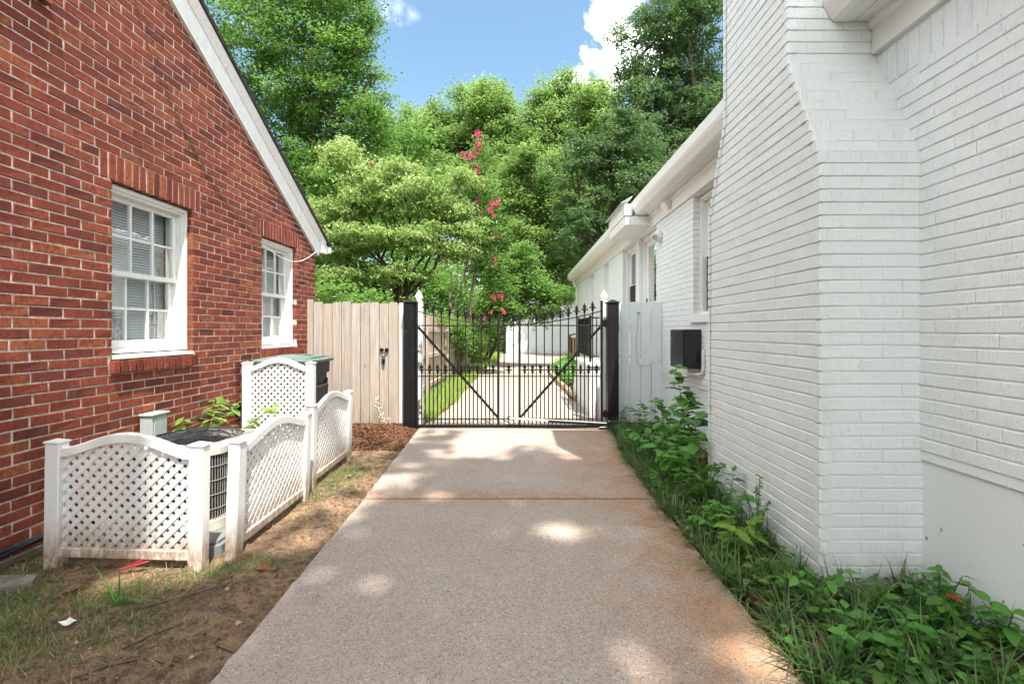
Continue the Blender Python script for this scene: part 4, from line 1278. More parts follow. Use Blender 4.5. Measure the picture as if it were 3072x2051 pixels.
# ------------------------------------------------------------------ air conditioner
ac = thing('air_conditioner', (-2.235, 3.27, .08), 'beige condenser unit with a black top grille behind the lattice screens', 'air conditioner')
ax_, ay_, hr, cr, zt0, zt1 = -2.24, 3.27, .315, .13, .11, .62
def rrect(h, c, n=8):
    out = []
    for q, (sx, sy) in enumerate(((1, 1), (-1, 1), (-1, -1), (1, -1))):
        for i in range(n + 1):
            a = math.pi / 2 * (q + i / n)
            out.append((ax_ + sx * (h - c) + c * math.cos(a), ay_ + sy * (h - c) + c * math.sin(a)))
    return out
def ringbox(mb, h, c, z0, z1, cap0=True, cap1=True):
    p = rrect(h, c); n = len(p)
    vs = [(x, y, z0) for x, y in p] + [(x, y, z1) for x, y in p]
    fs = [(i, (i + 1) % n, n + (i + 1) % n, n + i) for i in range(n)]
    if cap0: fs.append(tuple(reversed(range(n))))
    if cap1: fs.append(tuple(range(n, 2 * n)))
    mb.add(vs, fs)
mb = MB(); ringbox(mb, hr - .035, cr - .03, zt0, zt1 - .05); obj('coil', mb, M['coil'], ac)
mb = MB(); ringbox(mb, hr + .006, cr, .082, zt0 + .035); obj('base_pan', mb, M['acw'], ac)
mb = MB(); ringbox(mb, hr + .008, cr, zt1 - .055, zt1 - .012, True, False)
p = rrect(hr + .008, cr); q = [(ax_ + .285 * math.cos(2 * math.pi * i / len(p) + .09), ay_ + .285 * math.sin(2 * math.pi * i / len(p) + .09)) for i in range(len(p))]
def ang(v): return math.atan2(v[1] - ay_, v[0] - ax_)
q = [(ax_ + .285 * math.cos(ang(v)), ay_ + .285 * math.sin(ang(v))) for v in p]
n = len(p)
mb.add([(x, y, zt1 - .012) for x, y in p] + [(x, y, zt1 + .002) for x, y in q] + [(x, y, zt1 - .10) for x, y in q],
       [(i, (i + 1) % n, n + (i + 1) % n, n + i) for i in range(n)] + [(n + i, n + (i + 1) % n, 2 * n + (i + 1) % n, 2 * n + i) for i in range(n)])
obj('top_cap', mb, M['acw'], ac)
mb = MB()
p = rrect(hr, cr, 16)
per = []
acc = 0
for i in range(len(p)):
    a, b = Vector(p[i]), Vector(p[(i + 1) % len(p)]); L_ = (b - a).length
    d = acc
    while d < L_:
        per.append(a + (b - a) * (d / L_)); d += .0165
    acc = d - L_
for v in per: mb.bar((v.x, v.y, zt0 + .03), (v.x, v.y, zt1 - .05), .0034, .0034)
for z in (.22, .31, .40, .49):
    mb.tube([(x, y, z) for x, y in rrect(hr + .003, cr, 6)] + [(*rrect(hr + .003, cr, 6)[0], z)], .003, 4)
wg = obj('wire_guard', mb, M['acg'], ac); wg['kind'] = 'stuff'
mb = MB()
for r_ in [.05 + i * .0185 for i in range(13)]:
    zz = zt1 + .045 - .04 * (r_ / .29) ** 2
    mb.tube([(ax_ + r_ * math.cos(2 * math.pi * i / 32), ay_ + r_ * math.sin(2 * math.pi * i / 32), zz) for i in range(33)], .0028, 4)
for k in range(12):
    a = 2 * math.pi * k / 12
    mb.tube([(ax_ + r_ * math.cos(a), ay_ + r_ * math.sin(a), zt1 + .045 - .04 * (r_ / .29) ** 2 + .003) for r_ in (.04, .12, .2, .285)], .003, 4)
mb.tube([(ax_, ay_, zt1 + .042), (ax_, ay_, zt1 + .052)], .065, 20)
fg = obj('fan_guard', mb, M['acd'], ac); fg['kind'] = 'stuff'
mb = MB()
for k in range(4):
    a = k * math.pi / 2 + .4
    u, v = Vector((math.cos(a), math.sin(a), 0)), Vector((-math.sin(a), math.cos(a), 0)); o_ = Vector((ax_, ay_, zt1 - .07))
    mb.add([o_ + u * .05 - v * .03, o_ + u * .26 - v * .09, o_ + u * .26 + v * .09 + VZ * .05, o_ + u * .05 + v * .03 + VZ * .02], [(0, 1, 2, 3)])
mb.tube([(ax_, ay_, zt1 - .1), (ax_, ay_, zt1 - .03)], .06, 14)
obj('fan', mb, M['acd'], ac)
mb = MB(); mb.prism([(-2.66, 2.80), (-1.84, 2.80), (-1.80, 2.84), (-1.80, 3.72), (-2.66, 3.72)], -.03, .062, 2); mb.prism([(-2.63, 2.83), (-1.86, 2.83), (-1.83, 2.86), (-1.83, 3.69), (-2.63, 3.69)], .06, .079, 2)
o = obj('equipment_pad', mb, M['pad']); tag(o, 'grey plastic pad under the air conditioner', 'pad')
db = thing('disconnect_box', (-2.88, 3.72, .35), 'small grey electrical box on the red wall behind the air conditioner', 'electrical box')
mb = MB(); mb.box(RX + .012, RX + .11, 3.63, 3.79, .40, .695, .005); obj('enclosure', mb, M['elec'], db)
mb = MB(); mb.box(RX + .01, RX + .125, 3.62, 3.80, .696, .712, .003); mb.box(RX + .1105, RX + .118, 3.645, 3.775, .42, .675, .004); obj('lid', mb, M['elec'], db)
mb = MB(); mb.tube([(RX + .05, 3.71, .40), (RX + .05, 3.71, .15), (RX + .12, 3.6, .10), (-2.6, 3.45, .16)], .014, 8); obj('whip', mb, M['rubber'], db, True)
mb = MB()
for k in range(4):
    mb.tube([(RX + .02 + .012 * k, 1.6, .20 - .006 * k), (RX + .03 + .013 * k, 2.3, .135 + .012 * (k % 2) - .01 * k), (RX + .035 + .014 * k, 2.62, .105 + .014 * (k % 2) - .004 * k), (RX + .05 + .012 * k, 2.95, .10 + .008 * k), (-2.62 + .01 * k, 3.2, .14)], .018 if k < 2 else .009, 8)
o = obj('coolant_lines', mb, M['rubber'], None, True); tag(o, 'bundle of black coolant lines along the foot of the red wall', 'pipe')
mb = MB(); mb.tube([(RX + .012, 4.3, .56), (RX + .012, 4.9, .56), (RX + .012, 5.6, .565)], .014, 8); o = obj('wall_conduit', mb, M['rubber'], None, True); tag(o, 'dark conduit running low along the red wall towards the bin', 'pipe')

# ------------------------------------------------------------------ wheelie bin
bn = thing('trash_bin', (-2.45, 5.38, .07), 'dark wheeled trash bin with a ribbed green lid by the wooden fence', 'trash bin')
def loft(mb, secs):
    n = len(secs[0]); vs = [v for s in secs for v in s]
    fs = [(i * n + j, i * n + (j + 1) % n, (i + 1) * n + (j + 1) % n, (i + 1) * n + j) for i in range(len(secs) - 1) for j in range(n)]
    fs += [tuple(reversed(range(n))), tuple(range((len(secs) - 1) * n, len(secs) * n))]
    mb.add(vs, fs)
def rsec(x0, x1, y0, y1, z, c=.05):
    return [(x0 + c, y0, z), (x1 - c, y0, z), (x1, y0 + c, z), (x1, y1 - c, z), (x1 - c, y1, z), (x0 + c, y1, z), (x0, y1 - c, z), (x0, y0 + c, z)]
mb = MB(); loft(mb, [rsec(-2.72, -2.15, 5.14, 5.58, .07), rsec(-2.77, -2.09, 5.09, 5.64, .55), rsec(-2.79, -2.045, 5.07, 5.67, .80), rsec(-2.80, -2.045, 5.07, 5.67, .86), rsec(-2.82, -2.01, 5.05, 5.69, .87), rsec(-2.82, -2.005, 5.05, 5.69, 1.0)])
obj('body', mb, M['bin'], bn)
mb = MB(); loft(mb, [rsec(-2.075, -2.055, 5.16, 5.60, .50), rsec(-2.065, -2.025, 5.14, 5.62, .72)]); mb.box(-2.03, -2.0, 5.18, 5.56, .70, .735, .006)
for yy in (5.13, 5.60): mb.prism([(-2.14, .12), (-2.10, .12), (-2.02, .80), (-2.06, .80)], yy - .02, yy + .02, 1)
obj('front_panel', mb, M['bin'], bn)
mb = MB(); mb.quad((-2.052, 5.18, .32), (-2.052, 5.56, .32), (-2.0245, 5.56, .69), (-2.0245, 5.18, .69)); obj('recess_shade', mb, M['rubber'], bn)  # flat black sheet over the body, painted in for the shade of a cutout
mb = MB()
loft(mb, [rsec(-2.88, -1.965, 5.01, 5.73, 1.0, .06), rsec(-2.885, -1.955, 5.0, 5.74, 1.03, .06), rsec(-2.86, -1.985, 5.03, 5.71, 1.045, .06), rsec(-2.6, -2.25, 5.2, 5.54, 1.082, .06)])
lid = obj('lid', mb, M['lid'], bn)
mb = MB()
for k in range(5):
    x = -2.80 + k * .19; mb.bar((x, 5.05, 1.047), (x + .03, 5.36, 1.080 if 1 <= k <= 3 else 1.062), .012, .012); mb.bar((x, 5.69, 1.047), (x + .03, 5.38, 1.080 if 1 <= k <= 3 else 1.062), .012, .012)
mb.bar((-2.86, 5.37, 1.05), (-2.58, 5.37, 1.083), .014, .012); mb.bar((-1.99, 5.37, 1.048), (-2.27, 5.37, 1.083), .014, .012)
obj('lid_rib', mb, M['lid'], bn)
mb = MB(); mb.tube([(-2.905, 5.06, 1.0), (-2.905, 5.68, 1.0)], .022, 10); obj('hinge_bar', mb, M['lid'], bn, True)
for yy in (5.06, 5.66):
    mb = MB(); mb.tube([(-2.78, yy - .03, .17), (-2.78, yy + .03, .17)], .12, 18); obj('wheel', mb, M['rubber'], bn, True)

bn.location.x = -2.584; bn.scale.x = .704          # the bin is narrower than it is deep

# ------------------------------------------------------------------ garage, curb, far bed
gar = thing('garage', (1.5, 28, 0), 'pale gabled garage at the end of the driveway behind the gate', 'garage')
mb = MB(); g0, g1 = -.72, 5.2; gm = (g0 + g1) / 2; ge, gp = 2.42, 3.80
mb.prism([(g0, -.06), (g1, -.06), (g1, ge), (gm, gp), (g0, ge)], 27.0, 33.0, 1); obj('wall', mb, M['stucco'], gar)
mb = MB(); mb.box(-.1, 4.6, 26.955, 26.998, 1.74, 1.86, .005); obj('door_head', mb, M['trim'], gar)
for k in range(4):
    mb = MB(); mb.box(.02, 4.5, 26.972, 26.996, .03 + k * .43, .45 + k * .43, .006); obj('door_panel', mb, M['stucco'], gar)
for s in (-1, 1):
    e = gm + s * (gm - g0 + .3)
    mb = MB(); za = ge - .3 * (gp - ge) / (gm - g0)
    mb.prism([(e, za), (gm, gp), (gm, gp + .14), (e, za + .14)] if s < 0 else [(gm, gp), (e, za), (e, za + .14), (gm, gp + .14)], 26.75, 26.80, 1); obj('rake_board', mb, M['trim'], gar)
    mb = MB(); mb.prism([(e, za + .145), (gm, gp + .145), (gm, gp + .19), (e, za + .19)], 26.72, 33.2, 1); obj('roof', mb, M['shingle'], gar)
mb = MB(); ys = np.linspace(8.95, 15.0, 16)
cu = thing('stone_curb', (1.1, 12, 0), 'low tan stone curb edging the bed behind the gate', 'curb')
for i in range(15):
    xa, xb = float(drive_r(ys[i])) + .04, float(drive_r(ys[i + 1])) + .04
    mb = MB(); mb.bar((xa, ys[i] + .006, .05), (xb, ys[i + 1] - .006, .05), .10, .17 + BR.uniform(-.01, .01), ch=.012); obj('stone', mb, M['curb'], cu)
wf = thing('wooden_gate_frame', (2.0, 17.0, 0), 'brown wooden frame standing at the far corner of the white house', 'wooden frame')
for x in (1.86, 2.14):
    mb = MB(); mb.bar((x, 17.0, -.05), (x, 17.0, 1.16), .09, .09, (0, 1, 0), .005); obj('post', mb, M['cedar'], wf)
mb = MB(); mb.bar((1.80, 17.0, 1.18), (2.45, 17.0, 1.32), .12, .05, ch=.005); obj('rail', mb, M['cedar'], wf)
mb = MB(); mb.bar((1.92, 17.04, .1), (1.92, 17.04, 1.1), .10, .02, (0, 1, 0)); mb.bar((2.04, 17.04, .1), (2.04, 17.04, 1.1), .10, .02, (0, 1, 0)); obj('board', mb, M['cedar'], wf)
sheet('far_bed', 1.0, 2.05, 8.95, 16.3, 20, 60, lambda X, Y: .06 + .02 * noise2(X * 3, Y * 3, 3), M['litter'], kind='structure')

# ------------------------------------------------------------------ foliage
def unit(v): return v / np.maximum(np.linalg.norm(v, axis=1, keepdims=True), 1e-9)
def leaves(C, size, r_, up=.9, droop=.25, aspect=.55, fold=.12):
    n = len(C)
    L = size * r_.uniform(.65, 1.3, n)[:, None]
    a = r_.uniform(0, 2 * np.pi, n)
    d = np.stack([np.cos(a), np.sin(a), r_.normal(-droop, .35, n)], 1); d = unit(d)
    nn = np.stack([r_.normal(0, .55, n), r_.normal(0, .55, n), np.full(n, up)], 1)
    s = unit(np.cross(d, nn)); m = unit(np.cross(s, d))
    V = np.empty((n, 4, 3))
    V[:, 0] = C; mid = C + d * L * .45
    V[:, 1] = mid + s * L * aspect * .5 + m * L * fold; V[:, 2] = C + d * L - m * L * .06; V[:, 3] = mid - s * L * aspect * .5 + m * L * fold
    return V.reshape(-1, 3), np.arange(4 * n).reshape(n, 4)

def limb(mb, a, b, r0, r1, seed, n=6, wob=.06):
    r_ = random.Random(seed); a, b = Vector(a), Vector(b); L_ = (b - a).length
    pts = [a + (b - a) * (i / (n - 1)) + Vector((r_.uniform(-1, 1), r_.uniform(-1, 1), r_.uniform(-.4, .6))) * (wob * L_ * math.sin(math.pi * i / (n - 1))) for i in range(n)]
    mb.tube(pts, [r0 + (r1 - r0) * (i / (n - 1)) for i in range(n)], 7, False); return pts

def tree(name, label, basep, th, tr, blobs, n, size, mat, seed, bark='bark', clump=.5, per=45, flat=.55, group=None, up=.9, shell=.7, aspect=.55, droop=.25, cat='tree', stems=1, keep=None, lean=None, sat=0):
    """trunk with limbs that reach the blobs of the crown; leaves gathered in clumps through each blob"""
    r_ = np.random.default_rng(seed); rr = random.Random(seed)
    t = thing(name, basep, label, cat, group)
    mb = MB(); b0 = Vector(basep)
    top = b0 + Vector((rr.uniform(-.3, .3), rr.uniform(-.3, .3), th)) + (Vector(lean) if lean else Vector((0, 0, 0)))
    for s in range(stems):
        off = Vector((rr.uniform(-.25, .25), rr.uniform(-.25, .25), 0)) if stems > 1 else Vector((0, 0, 0))
        tp = top + off * (3 if stems > 1 else 1)
        pts = limb(mb, b0 + off - VZ * .1, tp, tr, tr * .62, seed + s, 8, .035)
    if sat:
        more = []
        for (c, rad) in blobs:
            for _ in range(sat):
                d = unit(r_.normal(size=(1, 3)) + np.array([[0, 0, .25]]))[0]; q = r_.uniform(.34, .55)
                more.append((tuple(np.array(c) + d * np.array(rad) * r_.uniform(.75, 1.05)), tuple(np.array(rad) * q)))
        blobs = list(blobs) + more
    wts = np.array([b[1][0] * b[1][1] * b[1][2] for b in blobs]) ** .75; wts /= wts.sum()
    Cs, Rn = [], []
    for (c, rad), w in zip(blobs, wts):
        c = np.array(c, float); rad = np.array(rad, float)
        limb(mb, top - VZ * rr.uniform(0, th * .25), Vector(c), tr * .5, tr * .14, rr.randrange(9999), 7, .07)
        k = max(3, int(n * w / per))
        dirs = unit(r_.normal(size=(k, 3)))
        lump = 1 + .26 * np.sin(dirs[:, 0] * 5 + c[0]) * np.sin(dirs[:, 1] * 4 + c[1]) + .14 * np.sin(dirs[:, 2] * 7 + c[2])
        rad_f = np.where(r_.random(k) < shell, r_.uniform(.74, 1.02, k), r_.random(k) ** (1 / 3) * .8)
        P = c + dirs * rad * (rad_f * lump)[:, None]
        for q in P[: max(2, int(k * .10))]: limb(mb, Vector(c) + (Vector(q) - Vector(c)) * .15, Vector(q), tr * .12, tr * .03, rr.randrange(9999), 4, .08)
        cr_ = clump * r_.uniform(.7, 1.35, k)
        pn = r_.poisson(per, k)
        idx = np.repeat(np.arange(k), pn)
        off = r_.normal(size=(len(idx), 3)) * (cr_[idx] * .5)[:, None]; off[:, 2] *= flat
        Cs.append(P[idx] + off); Rn.append(np.clip(np.repeat(r_.random(k), pn) * .55 + r_.random(len(idx)) * .5, 0, .999))
    C = np.concatenate(Cs); A = np.concatenate(Rn)
    if keep is not None:
        m = keep(C, r_); C, A = C[m], A[m]
    obj('trunk', mb, M[bark], t, True, fix=False)
    V, F = leaves(C, size, r_, up, droop, aspect)
    np_obj('crown', np_mesh('crown', V, F, M[mat], A), t)
    return t

# tall bright maple beyond the red house
tree('maple_tree', 'tall bright green maple rising behind the red house gable', (-7.5, 17, 0), 6.0, .28,
     [((-8.5, 16.5, 11.5), (3.2, 3, 2.6)), ((-6.6, 16.5, 9.0), (2.3, 2.4, 1.9)), ((-9.5, 17, 8), (3, 3, 2.5)), ((-6.8, 16, 12.5), (2.0, 2, 1.5)), ((-7.6, 16, 5.8), (2.2, 2.2, 2.0)),
      ((-5.7, 16, 10.8), (1.2, 1.4, .9)), ((-5.2, 15.8, 8.6), (.9, 1.2, .6)), ((-4.95, 15.8, 11.6), (.55, .8, .35)), ((-4.85, 15.6, 9.9), (.45, .7, .3)), ((-4.8, 15.8, 8.1), (.5, .6, .3)), ((-6.0, 16.5, 7.0), (1.5, 1.8, 1.3)), ((-6.3, 16.2, 14.2), (1.7, 1.6, 1.0)),
      ((-5.35, 15.9, 12.8), (.75, .8, .4)), ((-8, 16, 3.6), (2.4, 2, 1.5))], 118000, .115, 'lf_maple', 101, clump=.46, per=100, flat=.42, shell=.5)
tree('elm_tree', 'dense mid-green tree filling the gap behind the red house eave', (-9.0, 24, 0), 5.5, .25,
     [((-8.2, 24, 9.0), (2.8, 2.5, 2.6)), ((-6.0, 24.5, 9.8), (2.2, 2, 2.0)), ((-7.2, 23.5, 5.6), (2.8, 2.2, 2.4)), ((-10.5, 24, 6.5), (3, 2.5, 3)), ((-8, 23, 2.8), (3, 2, 1.8))], 30000, .23, 'lf_maple', 102, clump=.6, per=40)
# layered dogwood
tree('dogwood_tree', 'pale yellow-green layered dogwood behind the wooden fence', (-3.7, 13.6, 0), 2.4, .10,
     [((-4.3, 13.2, 5.6), (1.1, 1.0, .5)), ((-4.9, 13.2, 4.7), (1.0, 1.0, .45)), ((-3.6, 13.0, 4.9), (1.2, 1.1, .4)), ((-2.6, 13.2, 5.3), (1.0, 1.0, .4)), ((-1.9, 13.1, 4.7), (.9, .9, .35)),
      ((-5.2, 13.2, 3.7), (.9, .9, .35)), ((-4.1, 12.8, 3.9), (1.1, 1.0, .35)), ((-2.9, 12.8, 3.9), (1.1, 1.0, .35)), ((-2.0, 12.9, 3.6), (.9, .9, .3)), ((-1.6, 13, 4.1), (.7, .7, .3)),
      ((-3.3, 13.2, 5.9), (.7, .7, .3)), ((-4.9, 13.1, 6.3), (.6, .6, .35)), ((-5.0, 12.9, 2.9), (.8, .8, .25)), ((-3.4, 12.8, 2.9), (1.0, .9, .25)), ((-1.5, 13.0, 5.6), (.5, .5, .25))],
     33000, .125, 'lf_dog', 103, clump=.30, per=44, flat=.30, shell=.4, up=1.3, aspect=.42, droop=.6, stems=3)
# crape myrtle with blossom
cm_ = tree('crape_myrtle', 'slender crape myrtle with deep pink flower clusters behind the gate', (-1.95, 14.3, 0), 3.2, .045,
     [((-1.15, 14.0, 6.4), (.35, .4, .7)), ((-1.0, 14.0, 5.2), (.45, .5, .6)), ((-.75, 13.9, 4.3), (.55, .5, .55)), ((-.9, 13.9, 3.2), (.6, .6, .5)), ((-1.5, 14.1, 5.6), (.3, .4, .4)), ((-.6, 13.9, 2.6), (.6, .6, .45))],
     7000, .10, 'lf_shrub', 104, bark='bark2', clump=.25, per=26, stems=4)
r_ = np.random.default_rng(55); FC, FA = [], []
for (x, y, z, s) in [(-1.2, 13.7, 7.05, .16), (-1.17, 13.7, 6.75, .14), (-1.25, 13.7, 6.5, .16), (-1.42, 13.7, 6.42, .15), (-1.62, 13.7, 6.5, .11), (-1.22, 13.6, 6.0, .13), (-1.2, 13.6, 5.5, .10), (-1.18, 13.6, 5.1, .12), (-1.1, 13.6, 4.75, .08), (-.75, 13.5, 5.0, .14), (-.6, 13.5, 5.05, .11), (-.85, 13.5, 4.8, .13), (-.7, 13.5, 4.65, .09), (-.78, 13.5, 4.15, .13), (-.64, 13.4, 4.1, .08), (-.66, 13.4, 3.35, .12), (-.52, 13.4, 2.35, .13), (-.7, 13.4, 2.3, .10), (-.8, 13.3, 1.85, .07), (-.45, 13.4, 1.9, .06), (-1.0, 13.4, 1.7, .05), (-4.0, 12.9, 5.95, .08), (-3.6, 12.9, 5.8, .08)]:
    s *= .66; k = int(3600 * s * s + 12)
    FC.append(np.array([x, y, z]) + r_.normal(size=(k, 3)) * np.array([.42, .42, .75]) * s); FA.append(r_.random(k))
FC = np.concatenate(FC); V, F = leaves(FC, .06, r_, .3, 0, .8)
np_obj('blossom', np_mesh('blossom', V, F, M['lf_flower'], np.concatenate(FA)), cm_)

# woods behind
tree('linden_tree', 'broad rounded tree at the back, left of the two middle crowns', (-2.8, 40, 0), 10, .4,
     [((-3.6, 39, 18.2), (3.2, 3, 3.4)), ((-6.2, 39, 15.5), (2.8, 3, 2.8)), ((-1.6, 39, 16.8), (2.6, 3, 3.4)), ((-4.5, 38, 12.5), (4.0, 3, 2.8)), ((-1.0, 38, 12), (3, 3, 3)), ((-7.5, 38.5, 12), (2.6, 3, 2.4)), ((-8.6, 39.5, 16.2), (2.2, 2.4, 2.4)), ((-6.6, 39.5, 18.2), (1.9, 2, 1.9)), ((-3.8, 39, 20.6), (1.8, 1.8, 1.3)), ((-1.8, 39, 20.2), (1.3, 1.3, 1.2))],
     100000, .25, 'lf_far', 105, clump=.7, per=66, shell=.75, sat=3)
tree('hickory_tree', 'broad rounded tree at the back, right of the two middle crowns', (4.0, 40, 0), 9, .4,
     [((4.6, 39, 18.6), (3.2, 3, 3.0)), ((1.8, 39, 17.4), (2.4, 3, 3.0)), ((7.4, 39, 17), (3.0, 3, 3.0)), ((3.0, 38, 12.8), (3.2, 3, 3)), ((6.5, 38, 12.0), (3.5, 3, 3)), ((3.9, 39, 21.0), (1.8, 1.6, 1.2)), ((1.9, 39, 20.6), (1.0, 1, 1.2)), ((6.4, 39, 20.3), (1.4, 1.4, 1.0)), ((.6, 38, 14), (1.6, 2, 2))],
     90000, .25, 'lf_far', 106, clump=.7, per=66, shell=.75, sat=3)
tree('walnut_tree', 'yellow-green tree between the two middle crowns', (1.0, 46, 0), 10, .35,
     [((-.2, 45, 17.2), (3.2, 2, 3.2)), ((3.2, 45, 15), (3.2, 2, 4)), ((-3, 45, 16), (3, 2, 4)), ((6, 45, 13), (4, 2, 4))], 36000, .34, 'lf_far2', 107, clump=1.0, per=36)
tree('far_tree', 'hazy tree with a thin twiggy top left of the middle crowns', (-11, 44, 0), 9, .3,
     [((-11, 43, 17.0), (2.6, 2, 3.4)), ((-9.6, 43, 20.6), (1.2, 1.2, 1.8)), ((-12.4, 43, 20.0), (1.0, 1.0, 1.4)), ((-13.5, 43, 14), (3, 2, 3)), ((-9, 42.5, 13), (3, 2, 2.5))], 26000, .28, 'lf_far', 108, clump=.7, per=46, sat=2)
tree('oak_tree', 'very tall dark oak rising above the white house eave', (9.5, 29, 0), 9, .45,
     [((8.6, 28.5, 19.2), (2.5, 2.5, 2.6)), ((11.2, 28.5, 19.0), (2.8, 2.5, 3.4)), ((7.3, 28.5, 15.0), (1.7, 2.2, 2.0)), ((9.6, 28.5, 15.2), (2.2, 2.2, 2.2)), ((12.2, 28.5, 14.6), (2.6, 2.4, 2.4)), ((10.4, 28.5, 22.4), (2.2, 2, 1.8)),
      ((6.8, 28.5, 17.2), (1.0, 1.4, .8)), ((9.4, 28, 11.4), (2.6, 2.2, 1.8)), ((12.6, 28, 10.5), (3, 2.2, 2.0)), ((6.9, 28.2, 12.4), (1.5, 1.8, 1.3))],
     80000, .18, 'lf_oak', 109, clump=.52, per=64, shell=.7, flat=.5, sat=2)
tree('holly_tree', 'dark glossy tree leaning over the garage beside the white house eave', (4.6, 24.5, 0), 5.0, .26,
     [((4.0, 24, 8.6), (2.2, 2, 1.8)), ((6.3, 24, 8.8), (2.2, 2, 1.9)), ((5.6, 24, 11.0), (1.8, 1.8, 1.4)), ((3.0, 24, 6.4), (1.7, 1.8, 1.3)), ((5.2, 23.8, 5.4), (2.0, 1.8, 1.5)), ((2.8, 23.8, 10.0), (1.2, 1.4, 1.0)), ((4.2, 23.8, 3.9), (1.6, 1.5, .9)), ((7.6, 24, 6.4), (1.8, 1.8, 1.8))],
     46000, .16, 'lf_oak', 110, clump=.36, per=60, flat=.5, sat=2, lean=(-.6, 0, 0))
tree('ash_tree', 'mid-green tree in front of the woods, behind the crape myrtle', (1.6, 29, 0), 5.5, .24,
     [((1.0, 28.5, 10.8), (2.0, 1.8, 1.6)), ((-.8, 28.5, 9.4), (1.8, 1.8, 1.6)), ((2.6, 28.5, 9.2), (1.8, 1.8, 1.6)), ((.5, 28.2, 6.8), (2.2, 1.8, 1.5)), ((-1.8, 28.2, 6.4), (1.7, 1.6, 1.6)), ((2.4, 28.2, 5.5), (1.5, 1.6, 1.5))], 46000, .19, 'lf_far', 111, clump=.5, per=60, sat=2)
tree('privet_shrub', 'bright green leafy shrub growing beyond the gate beside the garage', (-1.9, 18.6, 0), 1.4, .04,
     [((-.3, 17.2, 3.4), (.8, .8, .7)), ((.4, 17.2, 2.9), (.8, .8, .6)), ((-.9, 17.2, 2.5), (.7, .8, .6)), ((.9, 17.2, 2.1), (.6, .7, .45)), ((-.4, 17.0, 2.1), (.8, .7, .5)), ((.1, 17.1, 4.1), (.6, .6, .4)), ((1.5, 17.4, 2.6), (.6, .7, .4))], 15000, .13, 'lf_shrub', 112, clump=.3, per=34, cat='shrub', stems=3)
tree('laurel_shrub', 'green shrub mass peeking over the wooden fence', (-3.6, 10.5, 0), 1.0, .06,
     [((-4.4, 10.6, 1.9), (.7, .7, .5)), ((-3.3, 10.6, 1.75), (.7, .7, .45)), ((-2.5, 10.6, 1.6), (.5, .6, .4)), ((-5.3, 10.8, 2.2), (.8, .8, .6)), ((-6.0, 11, 2.8), (1.0, .9, .8))], 12000, .10, 'lf_shrub', 113, clump=.26, per=34, cat='shrub', stems=3)
tree('fence_vine', 'light green vine spilling over the top of the side fence', (-1.75, 14.6, 0), 1.0, .02,
     [((-1.80, 11.2, 1.68), (.22, .8, .14)), ((-1.65, 12.9, 1.3), (.3, .6, .35)), ((-1.6, 14.0, 1.1), (.4, .9, .5)), ((-1.55, 15.8, 1.0), (.45, .9, .7))], 6500, .085, 'lf_shrub', 114, clump=.2, per=28, cat='vine', stems=2)
tree('boundary_shrub', 'dark understorey shrub in shade at the end of the side fence', (-1.6, 19.5, 0), 1.6, .08,
     [((-1.9, 19.4, 2.2), (.9, .8, .8)), ((-1.2, 19.4, 1.4), (.6, .7, .8)), ((-2.8, 19.6, 2.6), (1.0, .9, 1.0)), ((-4.2, 20, 2.8), (1.4, 1, 1.4))], 11000, .13, 'lf_maple', 115, clump=.32, per=34, cat='shrub', stems=3)
tree('bed_shrub', 'low green shrub in the curbed bed beyond the porch', (1.45, 11.5, .05), .25, .02,
     [((1.35, 10.3, .30), (.28, .6, .26)), ((1.4, 11.8, .34), (.36, .8, .30)), ((1.45, 13.4, .36), (.38, .9, .32))], 6500, .07, 'lf_weed', 116, clump=.16, per=28, cat='shrub', stems=2)

# distant woodland that reads as one mass
r_ = np.random.default_rng(77); C, A = [], []
for k in range(420):
    a = r_.uniform(-1.0, 1.0); d = r_.uniform(48, 62); x = a * 52
    h = 13.0 + 2.0 * math.sin(x * .23) + 1.2 * math.sin(x * .61 + 1)
    z = r_.uniform(.5, h); m = 95
    C.append(np.array([x, d, z]) + r_.normal(size=(m, 3)) * np.array([1.3, .9, .9])); A.append(np.clip(r_.random() * .55 + r_.random(m) * .5, 0, .999))
C = np.concatenate(C); V, F = leaves(C, .62, r_)
o = np_obj('far_woods', np_mesh('far_woods', V, F, M['lf_far'], np.concatenate(A))); tag(o, kind='stuff')
# understorey thicket behind the fences and garage
r_ = np.random.default_rng(78); C, A = [], []
for k in range(260):
    x = r_.uniform(-13, 9); y = r_.uniform(33.5, 37); z = abs(r_.normal(0, 3.0)) + .3; m = 80
    C.append(np.array([x, y, z]) + r_.normal(size=(m, 3)) * np.array([.8, .6, .6])); A.append(np.clip(r_.random() * .55 + r_.random(m) * .5, 0, .999))
for k in range(110):
    x = r_.uniform(-13, -2.2); y = r_.uniform(19.5, 22.5); z = abs(r_.normal(0, 1.5)) + .3; m = 90
    C.append(np.array([x, y, z]) + r_.normal(size=(m, 3)) * np.array([.55, .45, .45])); A.append(np.clip(r_.random() * .55 + r_.random(m) * .5, 0, .999))
C = np.concatenate(C); V, F = leaves(C, .30, r_)
o = np_obj('thicket', np_mesh('thicket', V, F, M['lf_maple'], np.concatenate(A))); tag(o, kind='stuff')

